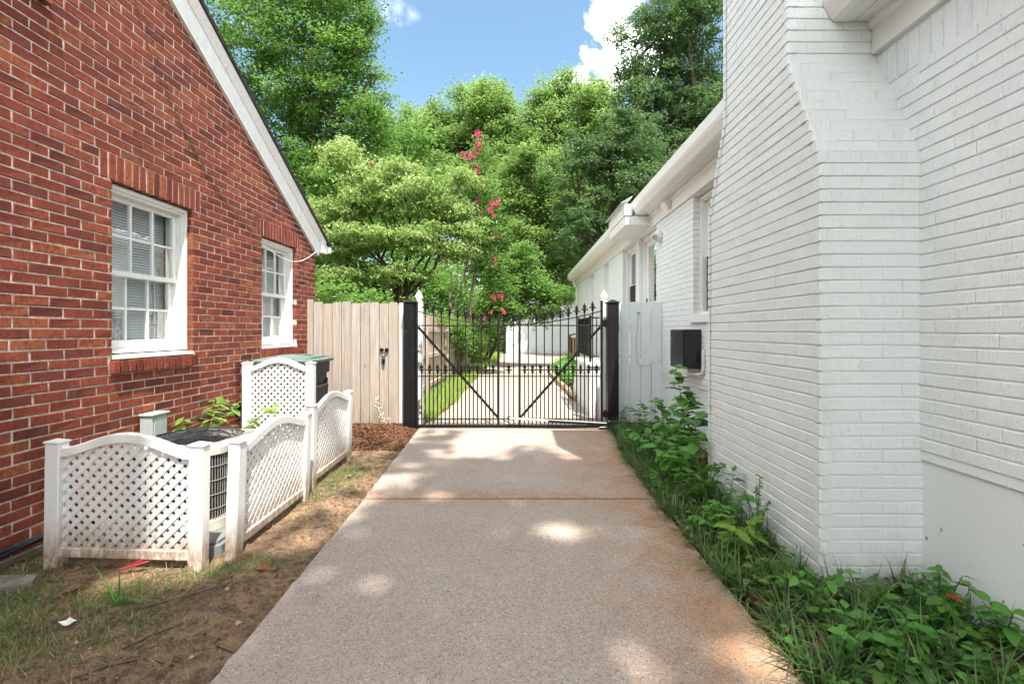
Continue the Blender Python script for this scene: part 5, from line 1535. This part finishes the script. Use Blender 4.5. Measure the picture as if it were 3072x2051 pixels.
# shade trees of the front yard, behind the camera: their gaps let the pools of sun through
dxs, dys = SUN.x / SUN.z, SUN.y / SUN.z
POOLS = [(.0, 5.55, .85, .75, 1), (.55, 5.15, .35, .28, 1), (.15, 3.17, .22, .10, 1), (.42, 3.08, .22, .09, 1), (-1.05, 4.2, .17, .2, .8), (-.80, 3.85, .22, .10, .8), (-1.62, 3.1, .42, .42, 1), (-1.75, 3.9, .45, .8, 1),
         (.88, 1.95, .34, .22, .8), (-.78, 2.62, .22, .14, .55), (-.65, 5.0, .3, .25, .7), (-2.0, 2.75, .28, .22, 1), (-2.2, 3.5, .4, .5, .9), (-1.1, 4.75, .3, .22, .5), (-1.3, 2.5, .3, .14, .5), (.9, 3.6, .2, .12, .35), (-1.5, 3.35, .42, .62, 1)]
def shade_keep(C, r_):
    gx_ = C[:, 0] - dxs * C[:, 2]; gy_ = C[:, 1] - dys * C[:, 2]
    p = np.ones(len(C))
    for (x, y, a, b, s) in POOLS:
        a, b, s = a * 1.15 + .12, b * 1.15 + .12, min(1, s * 1.2)
        d = ((gx_ - x) / a) ** 2 + ((gy_ - y) / b) ** 2
        p = np.minimum(p, 1 - s * np.clip(1.45 - d, 0, 1))
    n = noise2(gx_ * 2.2, gy_ * 2.2, 31, 4)
    n2 = noise2(gx_ * 4.3 + 3, gy_ * 4.3, 57, 3)
    p *= 1 - .85 * np.clip((n2 - .30) / .14, 0, 1)
    red_edge = np.clip((gx_ + 2.75 + .25 * n) / .35, 0, 1)           # keeps off the red wall
    low = np.clip((3.35 - gy_ + .35 * n) / .4, 0, 1) * np.clip((gx_ + 3.55) / .2, 0, 1) * .75
    edge = np.clip((6.15 + .30 * n + .5 * np.clip(gx_ - .6, 0, 2) - gy_) / .35, 0, 1)
    left = np.clip((4.75 + .3 * n - gy_ + 6 * np.clip(gx_ + 1.45, 0, 1)) / .5, 0, 1)
    p *= np.maximum(red_edge, low) * edge * left
    return r_.random(len(C)) < p
def to_canopy(x, y, z): return (x + dxs * z, y + dys * z, z)
blobs = []
rr = random.Random(9)
for k in range(60):
    x, y, z = rr.uniform(-3.1, 3.4), rr.uniform(-3.5, 6.0), rr.uniform(16.5, 19.5)
    blobs.append((to_canopy(x, y, z), (1.15, 1.15, .5)))
tree('shade_tree', 'big shade tree of the front yard arching over the near driveway', (-1.5, -9.5, 0), 12.5, .38, blobs, 36000, .26, 'lf_maple', 120, clump=.8, per=60, flat=.5, shell=.3, keep=shade_keep, aspect=.7)

# ------------------------------------------------------------------ grasses
def blades(P, length, width, r_, lean=.6, segs=3, curve=.8):
    n = len(P); L_ = length * r_.uniform(.5, 1.25, n); a = r_.uniform(0, 2 * np.pi, n)
    h = np.stack([np.cos(a), np.sin(a), np.zeros(n)], 1); s = np.stack([-np.sin(a), np.cos(a), np.zeros(n)], 1)
    ln = np.abs(r_.normal(lean, lean * .5, n))
    V = np.empty((n, segs + 1, 2, 3)); p = P.copy()
    for i in range(segs + 1):
        t = i / segs; w = width * (1 - t ** 1.5 * .92)
        V[:, i, 0] = p + s * w / 2; V[:, i, 1] = p - s * w / 2
        th = ln + curve * t * ln * 2.0
        st = (L_ / segs)[:, None]
        p = p + st * (h * np.sin(th)[:, None] + np.array([0, 0, 1]) * np.cos(th)[:, None])
    q = np.arange(n * (segs + 1) * 2).reshape(n, segs + 1, 2)
    F = np.concatenate([np.stack([q[:, i, 0], q[:, i, 1], q[:, i + 1, 1], q[:, i + 1, 0]], 1) for i in range(segs)])
    return V.reshape(-1, 3), F, segs
def grass(name, P, length, width, mat, seed, lean=.5, segs=3, curve=.8, A=None):
    r_ = np.random.default_rng(seed)
    V, F, s = blades(P, length, width, r_, lean, segs, curve)
    a = r_.random(len(P)) if A is None else A
    o = np_obj(name, np_mesh(name, V, F, M[mat], np.tile(a, s))); tag(o, kind='stuff'); return o
r_ = np.random.default_rng(41)
def patch(cx, cy, rx, ry, n, zf=soil_z, tuft=.05):
    k = max(1, n // 14); c = r_.normal(size=(k, 2)) * np.array([rx, ry]) * .55 + np.array([cx, cy])
    P = np.repeat(c, 14, 0) + r_.normal(size=(k * 14, 2)) * tuft
    P = P[(P[:, 0] > RX + .02) & (P[:, 0] < drive_l(P[:, 1]) - .03) & (P[:, 1] > .3)]
    return np.column_stack([P, zf(P[:, 0], P[:, 1]) - .004])
G1 = np.concatenate([patch(-2.75, 2.55, .22, .3, 2000), patch(-2.5, 2.2, .45, .3, 4200), patch(-2.25, 1.95, .5, .25, 3000), patch(-2.55, 1.7, .5, .2, 2000), patch(-1.75, 2.62, .28, .12, 1100), patch(-2.0, 2.42, .3, .1, 800),
                     patch(-1.45, 2.75, .15, .10, 380), patch(-1.75, 2.15, .3, .15, 700), patch(-1.62, 4.45, .16, .38, 2600), patch(-1.72, 3.75, .12, .3, 900), patch(-2.0, 4.3, .25, .5, 1400), patch(-2.75, 3.0, .15, .5, 700), patch(-1.48, 3.4, .1, .1, 90), patch(-1.55, 4.0, .1, .15, 260)])
grass('yard_grass', G1, .050, .0032, 'lf_grass', 42, .85)
G2 = np.concatenate([patch(-2.1, 1.75, .7, .3, 2600), patch(-2.4, 2.1, .5, .4, 2200), patch(-1.95, 2.45, .3, .12, 500), patch(-1.9, 3.0, .2, .3, 200)])
grass('dead_grass', G2[r_.random(len(G2)) < .6], .075, .0022, 'straw', 43, 1.32, 3, .1)
# crab-grass tuft
grass('grass_tuft', np.column_stack([r_.normal(-1.98, .012, 26), r_.normal(2.32, .012, 26), np.full(26, .0)]), .20, .009, 'lf_weed', 47, .65, 4, .6)
# backyard lawn strip
n = 17000
P = np.column_stack([r_.uniform(-1.82, -1.14, n) - .05 * r_.random(n), 6.9 + 11.5 * r_.random(n) ** 1.5, np.full(n, -.01)])
P = P[P[:, 0] < drive_l(P[:, 1]) + .05 * np.sin(P[:, 1] * 3)]
grass('lawn_grass', P, .21, .010, 'lf_lawn', 44, .45)
n = 5200
P = np.column_stack([r_.uniform(-4.5, -.2, n), r_.uniform(17.0, 26.5, n), np.full(n, 0.)]); P = P[P[:, 0] < drive_l(P[:, 1]) + .3]
grass('back_grass', P, .26, .03, 'lf_lawn', 45, .5)
# liriope along the white house
def bedpts(n, y0, y1, lo=0.0, hi=1.0):
    y = r_.uniform(y0, y1, n); x0 = drive_r(y) + .02
    x1 = np.where((y > 2.38) & (y < 3.85), 1.53, 2.03)
    x = x0 + (x1 - x0) * (lo + (hi - lo) * r_.random(n))
    return np.column_stack([x, y, bed_z(x, y)])
C = np.concatenate([bedpts(62, .9, 2.35), bedpts(70, 2.35, 3.9), bedpts(75, 3.9, 5.2, 0, .6), bedpts(55, 5.2, 6.3, 0, .5), bedpts(60, 1.2, 6.2, 0, .12)])
P = np.repeat(C, 24, 0); P[:, :2] += r_.normal(size=(len(P), 2)) * .016
a_ = np.where(r_.random(len(P)) < .05, .99, np.clip(np.repeat(r_.random(len(C)) * .5, 24) + r_.random(len(P)) * .45, 0, .93))
grass('border_grass', P, .22, .0098, 'lf_lirio', 46, .62, 5, .95, a_)
dead = bedpts(26, 1.5, 4.5, 0, .12); P = np.repeat(dead, 16, 0); P[:, :2] += r_.normal(size=(len(P), 2)) * .015
grass('dead_border_grass', P, .17, .005, 'straw', 48, 1.1, 4, .4)

# ------------------------------------------------------------------ broad-leaved weeds
def leaf_mesh(L_, w, mat, seed, serr=0.0):
    """ovate leaf along +X with a midrib fold and a drooping tip"""
    rr = random.Random(seed); N = 6; mb = MB(); rows = []
    for i in range(N + 1):
        t = i / N; ww = w * (math.sin(math.pi * t ** .75)) ** .85 * .5 + (.001 if i in (0, N) else 0)
        ww *= 1 + (serr * (1 if i % 2 else -1))
        z = -.16 * L_ * t * t; x = L_ * t
        rows.append([(x, -ww, z + .18 * ww), (x, 0, z), (x, ww, z + .18 * ww + rr.uniform(-.004, .004))])
    vs = [p for r_ in rows for p in r_]
    fs = []
    for i in range(N):
        for j in range(2): fs.append((i * 3 + j, (i + 1) * 3 + j, (i + 1) * 3 + j + 1, i * 3 + j + 1))
    mb.add(vs, fs); me = mesh_of('leaf', mb, M[mat], fix=False)
    a = me.attributes.new('rnd', 'FLOAT', 'FACE'); a.data.foreach_set('value', [rr.random() * .6] * len(me.polygons))
    me.polygons.foreach_set('use_smooth', [True] * len(me.polygons))
    return me
LEAF = {(m, s): leaf_mesh(.10, w, m, s * 7 + 1, sr) for m in ('lf_weed', 'lf_lime', 'lf_shrub') for s, (w, sr) in enumerate(((.058, 0), (.046, .04), (.068, .0), (.052, .07)))}
def weed(name, label, x, y, stems, mat, scale, seed, kinds=(0, 1, 2, 3), pairs=7, z0=None, group=None, cat='weed'):
    """stems: list of (dx, dy, height) tips; leaves in pairs along each stem, every leaf its own object"""
    rr = random.Random(seed)
    z0 = (float(bed_z(np.array(x), np.array(y))) if x > 0 else float(soil_z(np.array(x), np.array(y)))) if z0 is None else z0
    t = thing(name, (x, y, z0), label, cat, group)
    mb = MB(); n = 0
    for (dx, dy, h) in stems:
        tip = Vector((x + dx, y + dy, z0 + h)); b = Vector((x + rr.uniform(-.02, .02), y + rr.uniform(-.02, .02), z0 - .02))
        mid = (b + tip) / 2 + Vector((-dx * .2, -dy * .2, h * .12))
        pts = [b.lerp(mid, s / 4).lerp(mid.lerp(tip, s / 4), s / 4) for s in range(5)]
        mb.tube(pts, [.005 * scale ** .5, .0045 * scale ** .5, .0038 * scale ** .5, .003, .0015], 5)
        k = max(2, int(pairs * (h + math.hypot(dx, dy)) / .5))
        for i in range(k):
            s = .25 + .75 * (i + 1) / k; f = s * 4; j = min(int(f), 3); p = pts[j].lerp(pts[j + 1], f - j)
            d = (pts[j + 1] - pts[j]).normalized()
            for side in ((0,) if i == k - 1 else (0, 1)):
                yaw = math.atan2(d.y, d.x) if math.hypot(d.x, d.y) > .35 else rr.uniform(0, 6.28) + i * 2.4
                yaw += (0 if i == k - 1 else (1 if side else -1) * rr.uniform(.9, 1.5)) + rr.uniform(-.3, .3)
                o = bpy.data.objects.new('leaf', LEAF[(mat, rr.choice(kinds))])
                sc = scale * rr.uniform(.6, 1.15) * (1.0 if s > .35 else .8)
                o.location = p - Vector((x, y, z0)); o.rotation_euler = (rr.uniform(-.35, .35), rr.uniform(-.45, .35), yaw); o.scale = (sc, sc, sc)
                o.parent = t; COL.objects.link(o); n += 1
    obj('stem', mb, M['lf_weed'] if mat != 'lf_lime' else M['twig'], t)
    return t
weed('tall_sapling', 'tall leafy sapling growing beside the black control box', 1.72, 4.72, [(-.18, -.1, .98), (-.05, -.05, .75), (-.3, .05, .62), (.02, -.2, .55)], 'lf_weed', 1.5, 1, (0, 2), 9, cat='sapling')
weed('leafy_weed', 'bushy weed against the corner where the chimney meets the bed', 1.5, 4.35, [(-.2, -.1, .50), (-.05, -.2, .58), (.12, -.1, .55), (-.28, .1, .38), (.1, .1, .66)], 'lf_weed', 1.25, 2, (0, 1), 8)
weed('leafy_weed', 'broad-leaved weed spreading towards the pale board panel', 1.55, 5.45, [(-.25, -.1, .45), (.0, -.15, .55), (.25, -.05, .5), (-.1, .15, .48)], 'lf_weed', 1.2, 3, (0, 1), 8)
weed('leafy_weed', 'green weed on the drive side of the sapling', 1.36, 4.75, [(-.1, -.15, .34), (-.2, .1, .30), (.12, -.1, .42)], 'lf_weed', 1.15, 4, (0, 2), 8)
weed('leafy_weed', 'large-leaved weed hugging the far end of the chimney side', 1.38, 3.95, [(-.12, -.2, .42), (.08, -.15, .50), (-.2, .05, .34), (.0, .1, .46)], 'lf_weed', 1.3, 5, (2, 0), 8)
weed('leafy_weed', 'bright toothed weed halfway along the chimney side', 1.36, 3.45, [(-.12, -.12, .33), (.06, -.15, .40), (-.02, .1, .38), (.1, .05, .34), (-.15, .12, .26)], 'lf_shrub', .85, 6, (1, 3), 13)
weed('leafy_weed', 'drooping weed below the middle of the chimney side', 1.40, 3.15, [(.02, -.2, .30), (.08, .08, .36), (-.1, -.1, .22)], 'lf_weed', .9, 7, (1, 3), 10)
weed('lime_weed', 'light green pointed-leaf weed at the bend of the bed edge', 1.28, 2.72, [(-.06, -.06, .22), (.06, -.04, .26), (-.02, .08, .24)], 'lf_lime', 1.15, 8, (1, 3), 11)
weed('feathery_weed', 'feathery small-leaved weed leaning on the chimney side', 1.46, 2.85, [(-.04, -.04, .40), (.02, .03, .44), (-.06, .06, .34), (.03, -.06, .32)], 'lf_weed', .28, 9, (1,), 34)
weed('leafy_weed', 'low spreading weed at the chimney front corner', 1.42, 2.28, [(-.1, -.06, .16), (.1, -.08, .20), (.0, .05, .16), (-.16, .03, .12)], 'lf_weed', 0.70, 10, (0, 1), 13)
weed('leafy_weed', 'weed seedling standing where chimney and stucco foundation meet', 1.90, 2.12, [(-.05, -.06, .30), (.07, -.04, .24), (-.12, .0, .18)], 'lf_weed', 0.74, 11, (0, 1), 13)
weed('leafy_weed', 'five-leaved weed in front of the stucco foundation', 2.0, 1.93, [(-.02, -.06, .22), (.0, .06, .18)], 'lf_weed', 0.78, 12, (2, 0), 14)
weed('leafy_weed', 'creeping weed near the bottom corner of the bed under the stucco', 1.95, 1.60, [(-.06, -.08, .16), (.02, .06, .14), (-.14, .02, .10)], 'lf_shrub', 0.62, 13, (0, 1), 15)
weed('leafy_weed', 'dark wide-leaved weed in the middle of the front bed', 1.50, 1.92, [(-.1, -.05, .13), (.08, -.06, .15), (.0, .09, .13)], 'lf_weed', 0.82, 14, (2, 3), 14)
weed('leafy_weed', 'pale weed close to the drive edge in the front bed', 1.36, 1.72, [(-.07, -.05, .11), (.07, .04, .13)], 'lf_shrub', 0.58, 15, (0, 1), 18)
weed('leafy_weed', 'mixed weed between grass blades in the front bed', 1.66, 1.66, [(-.1, .02, .12), (.1, -.04, .14), (.02, .08, .16), (-.05, -.09, .10)], 'lf_weed', 0.62, 16, (0, 1), 16)
weed('leafy_weed', 'weed sprawling over the litter below the chimney front', 1.72, 2.08, [(-.12, -.05, .14), (.05, -.1, .12)], 'lf_weed', 0.66, 17, (1, 3), 15)
weed('leafy_weed', 'weed sprig at the foot of the right black gate post', 1.50, 6.62, [(.02, -.02, .30), (-.05, -.03, .22)], 'lf_weed', .7, 18, (1,), 12)
weed('leafy_weed', 'round-leaved weed along the drive edge past the lime weed', 1.22, 3.05, [(-.04, -.06, .14), (.05, .05, .18)], 'lf_weed', .8, 19, (0,), 15)
weed('yellow_weed', 'yellow-green weed growing behind the air conditioner', -2.80, 4.05, [(.30, -.15, .80), (.52, .40, .66), (.12, -.3, .66), (.25, .2, .70), (.05, .3, .72)], 'lf_lime', 1.15, 20, (0, 1), 8)
weed('yellow_weed', 'small green weed left of the grey electrical box', -2.85, 3.52, [(.08, -.12, .50), (.02, .1, .46)], 'lf_lime', .6, 21, (0, 1), 6)
weed('leafy_weed', 'weed leaves poking past the tall lattice screen', -2.7, 4.7, [(.12, -.1, .50), (-.05, -.1, .42)], 'lf_weed', .9, 22, (0, 2), 6)

# small look-alike weeds through the bed and a low carpet of creeping leaves
rw = random.Random(77); seen_lab = set(); made = 0
BANDS = [(1.25, 1.75, 2.0, 'in the nearest corner of the bed'), (1.75, 2.33, 2.0, 'in front of the chimney face'), (2.4, 3.1, 1.5, 'beside the near half of the chimney side'),
         (3.1, 3.85, 1.5, 'beside the far half of the chimney side'), (3.95, 4.9, 1.9, 'around the tall sapling'), (4.9, 6.2, 1.9, 'near the pale board panel')]
for tries in range(400):
    if made >= 34: break
    y0_, y1_, hi, where = rw.choice(BANDS); y = rw.uniform(y0_, y1_); f = rw.random()
    x = float(drive_r(y)) + .05 + (hi - float(drive_r(y)) - .05) * f
    mat, tone = rw.choice((('lf_weed', 'deep-green'), ('lf_shrub', 'bright')))
    kinds, shape = rw.choice((((0,), 'oval-leaved'), ((1, 3), 'narrow-leaved'), ((2,), 'wide-leaved')))
    lab = 'small %s %s weed %s %s' % (tone, shape, where, 'at the drive edge' if f < .33 else 'against the wall' if f > .66 else 'in mid-bed')
    if lab in seen_lab: continue
    seen_lab.add(lab); made += 1
    st = [(rw.uniform(-.09, .09), rw.uniform(-.09, .09), rw.uniform(.08, .19) + (.08 if y > 4 else 0)) for _ in range(rw.choice((2, 3, 3)))]
    weed('small_weed', lab, x, y, st, mat, rw.uniform(.38, .66), 200 + made, kinds, 16, group='small weeds in the bed by the white wall')
P = np.concatenate([bedpts(1300, 1.0, 2.4), bedpts(900, 2.4, 4.2), bedpts(1100, 4.0, 6.4)]); P[:, 2] += r_.uniform(.015, .10, len(P))
V, F = leaves(P, .048, r_, 1.5, .05, .7, .08)
o = np_obj('creeping_leaves', np_mesh('creeping_leaves', V, F, M['lf_cover'], r_.random(len(P)))); tag(o, kind='stuff')

# ------------------------------------------------------------------ litter and small debris
r_ = np.random.default_rng(91)
def chips(name, pts, lx, ly, mat, seed, lift=.006):
    r_ = np.random.default_rng(seed); n = len(pts)
    a = r_.uniform(0, np.pi, n); h = np.stack([np.cos(a), np.sin(a), r_.normal(0, .25, n)], 1); s = np.stack([-np.sin(a), np.cos(a), r_.normal(0, .25, n)], 1)
    L_ = lx * r_.uniform(.4, 1.5, n)[:, None]; w = ly * r_.uniform(.5, 1.4, n)[:, None]; c = pts + np.array([0, 0, lift])
    V = np.stack([c - h * L_ / 2 - s * w / 2, c + h * L_ / 2 - s * w / 2, c + h * L_ / 2 + s * w / 2, c - h * L_ / 2 + s * w / 2], 1).reshape(-1, 3)
    o = np_obj(name, np_mesh(name, V, np.arange(4 * n).reshape(n, 4), M[mat], r_.random(n))); tag(o, kind='stuff')
def onsoil(n, x0, x1, y0, y1):
    x, y = r_.uniform(x0, x1, n), r_.uniform(y0, y1, n); m = x < drive_l(y) - .02; x, y = x[m], y[m]
    return np.column_stack([x, y, soil_z(x, y)])
chips('mulch', onsoil(5200, -2.3, -1.1, 5.3, 6.5), .045, .012, 'chips', 1, .009)
chips('soil_litter', onsoil(1500, -2.9, -1.0, 1.2, 5.6), .035, .010, 'dryleaf', 2, .005)
def clods(name, pts, size, mat, seed):
    r_ = np.random.default_rng(seed); n = len(pts); sz = size * r_.gamma(1.6, .6, n)[:, None]
    D = np.array([(1, 0, 0), (0, 1, 0), (-1, 0, 0), (0, -1, 0), (0, 0, .8), (0, 0, -.8)], float)
    V = pts[:, None, :] + D[None] * sz[:, None] * r_.uniform(.6, 1.3, (n, 6, 1)) + r_.normal(0, .15, (n, 6, 3)) * sz[:, None]
    F = np.array([(0, 1, 4), (1, 2, 4), (2, 3, 4), (3, 0, 4), (1, 0, 5), (2, 1, 5), (3, 2, 5), (0, 3, 5)])
    F = (F[None] + 6 * np.arange(n)[:, None, None]).reshape(-1, 3)
    o = np_obj(name, np_mesh(name, V.reshape(-1, 3), F, M[mat], np.repeat(r_.random(n), 8))); tag(o, kind='stuff')
clods('soil_clods', onsoil(7000, -2.9, -1.0, 1.2, 5.6), .0075, 'soil', 11)
clods('grit', onsoil(700, -2.9, -1.0, 1.2, 5.6), .0038, 'curb', 12)
chips('twig_litter', onsoil(1100, -2.9, -1.0, 1.2, 5.6), .07, .0026, 'twig', 3, .006)
b_ = bedpts(1500, .9, 6.5); chips('bed_litter', b_, .05, .02, 'dryleaf', 4, .012)
for (nm, lab, x, y, L_, w, mat, rz) in [
    ('fallen_leaf', 'rust orange fallen leaf on bare soil near the drive', -1.43, 2.62, .07, .045, 'orleaf', .3), ('fallen_leaf', 'brown curled leaf just right of the orange leaf', -1.37, 2.63, .05, .035, 'dryleaf', 1.2),
    ('fallen_leaf', 'large dry tan leaf in front of the nearest lattice screen', -2.30, 2.42, .09, .07, 'dryleaf', .6), ('fallen_leaf', 'dry leaf standing among weeds by the stucco foundation', 1.90, 2.05, .075, .05, 'orleaf', 1.8),
    ('fallen_leaf', 'brown leaf on the soil beside the edge-on lattice screen', -1.55, 4.3, .06, .045, 'dryleaf', 2.2)]:
    mb = MB(); z = (float(soil_z(np.array(x), np.array(y))) if x < 0 else float(bed_z(np.array(x), np.array(y))) + .14) + .012
    u, v = Vector((math.cos(rz), math.sin(rz), .15)), Vector((-math.sin(rz), math.cos(rz), .1)); c = Vector((x, y, z))
    N = 6
    vs = []
    for i in range(N + 1):
        t = i / N; ww = w * math.sin(math.pi * (.04 + .92 * t)) * .5; lift_ = .25 * L_ * (t - .5) ** 2 * 2
        vs += [c + u * (L_ * (t - .5)) - v * ww + VZ * (lift_ + ww * .5), c + u * (L_ * (t - .5)) + VZ * lift_, c + u * (L_ * (t - .5)) + v * ww + VZ * (lift_ + ww * .35)]
    mb.add(vs, [(i * 3 + j, (i + 1) * 3 + j, (i + 1) * 3 + j + 1, i * 3 + j + 1) for i in range(N) for j in range(2)])
    o = obj(nm, mb, M[mat], None, True); tag(o, lab, 'leaf')
for (lab, pts, rad) in [('long thin twig on the bare soil beside the drive', [(-1.95, 2.22, 0), (-1.75, 2.30, 0), (-1.55, 2.42, 0)], .004), ('short stub of pale stick at the drive edge', [(-1.30, 2.02, 0), (-1.20, 1.995, 0)], .008),
                        ('thin stick lying on soil near the mulch', [(-1.62, 5.0, 0), (-1.35, 4.98, 0)], .007), ('crooked dark twig near the bottom edge of the photo', [(-1.75, 1.75, 0), (-1.62, 1.85, 0), (-1.50, 1.9, 0)], .005), ('thin root-like twig on soil between grass and drive', [(-1.65, 1.95, 0), (-1.58, 2.05, 0), (-1.52, 2.12, 0)], .005)]:
    mb = MB(); mb.tube([(x, y, float(soil_z(np.array(x), np.array(y))) + .008) for x, y, _ in pts], rad, 6); o = obj('twig', mb, M['twig'], None, True); tag(o, lab, 'twig')
def scrap(lab, x, y, s, mat, rz, nm='paper_scrap', cat='litter'):
    z = float(soil_z(np.array(x), np.array(y))) + .012; rr = random.Random(int(x * 100)); mb = MB()
    pts = [(x + s * math.cos(rz + a) * rr.uniform(.5, 1), y + s * .7 * math.sin(rz + a) * rr.uniform(.5, 1), z + rr.uniform(0, .025)) for a in [i * .785 for i in range(8)]]
    mb.add(pts + [(x, y, z + .02)], [(i, (i + 1) % 8, 8) for i in range(8)]); o = obj(nm, mb, M[mat]); tag(o, lab, cat)
scrap('white crumpled scrap lying in the grass', -2.05, 2.14, .045, 'paper', .4)
scrap('small white scrap on soil near the bottom of the yard', -2.06, 1.82, .03, 'paper', 1.2)
scrap('tiny white scrap at the very bottom of the yard', -1.72, 1.68, .022, 'paper', 2.1)
mb = MB(); c0 = Vector((-2.22, 2.60, .035)); mb.bar(c0, c0 + Vector((.13, .055, .02)), .013, .010, ch=.003); mb.bar(c0 + Vector((.03, .015, .01)), c0 + Vector((.10, .05, .03)), .012, .012)
o = obj('red_plastic_piece', mb, M['red']); tag(o, 'red plastic piece lying under the nearest lattice screen', 'litter')
mb = MB(); mb.prism([(-3.0, 2.36), (-2.62, 2.43), (-2.58, 2.49), (-2.62, 2.56), (-3.0, 2.52)], -.02, .035, 2); o = obj('paving_slab', mb, M['slab']); tag(o, 'old concrete slab edge in the grass at the left', 'paving slab')
print('tris', sum(len(m.loop_triangles) if m.loop_triangles else sum(len(p.vertices) - 2 for p in m.polygons) * 0 for m in bpy.data.meshes), 'objects', len(bpy.data.objects))
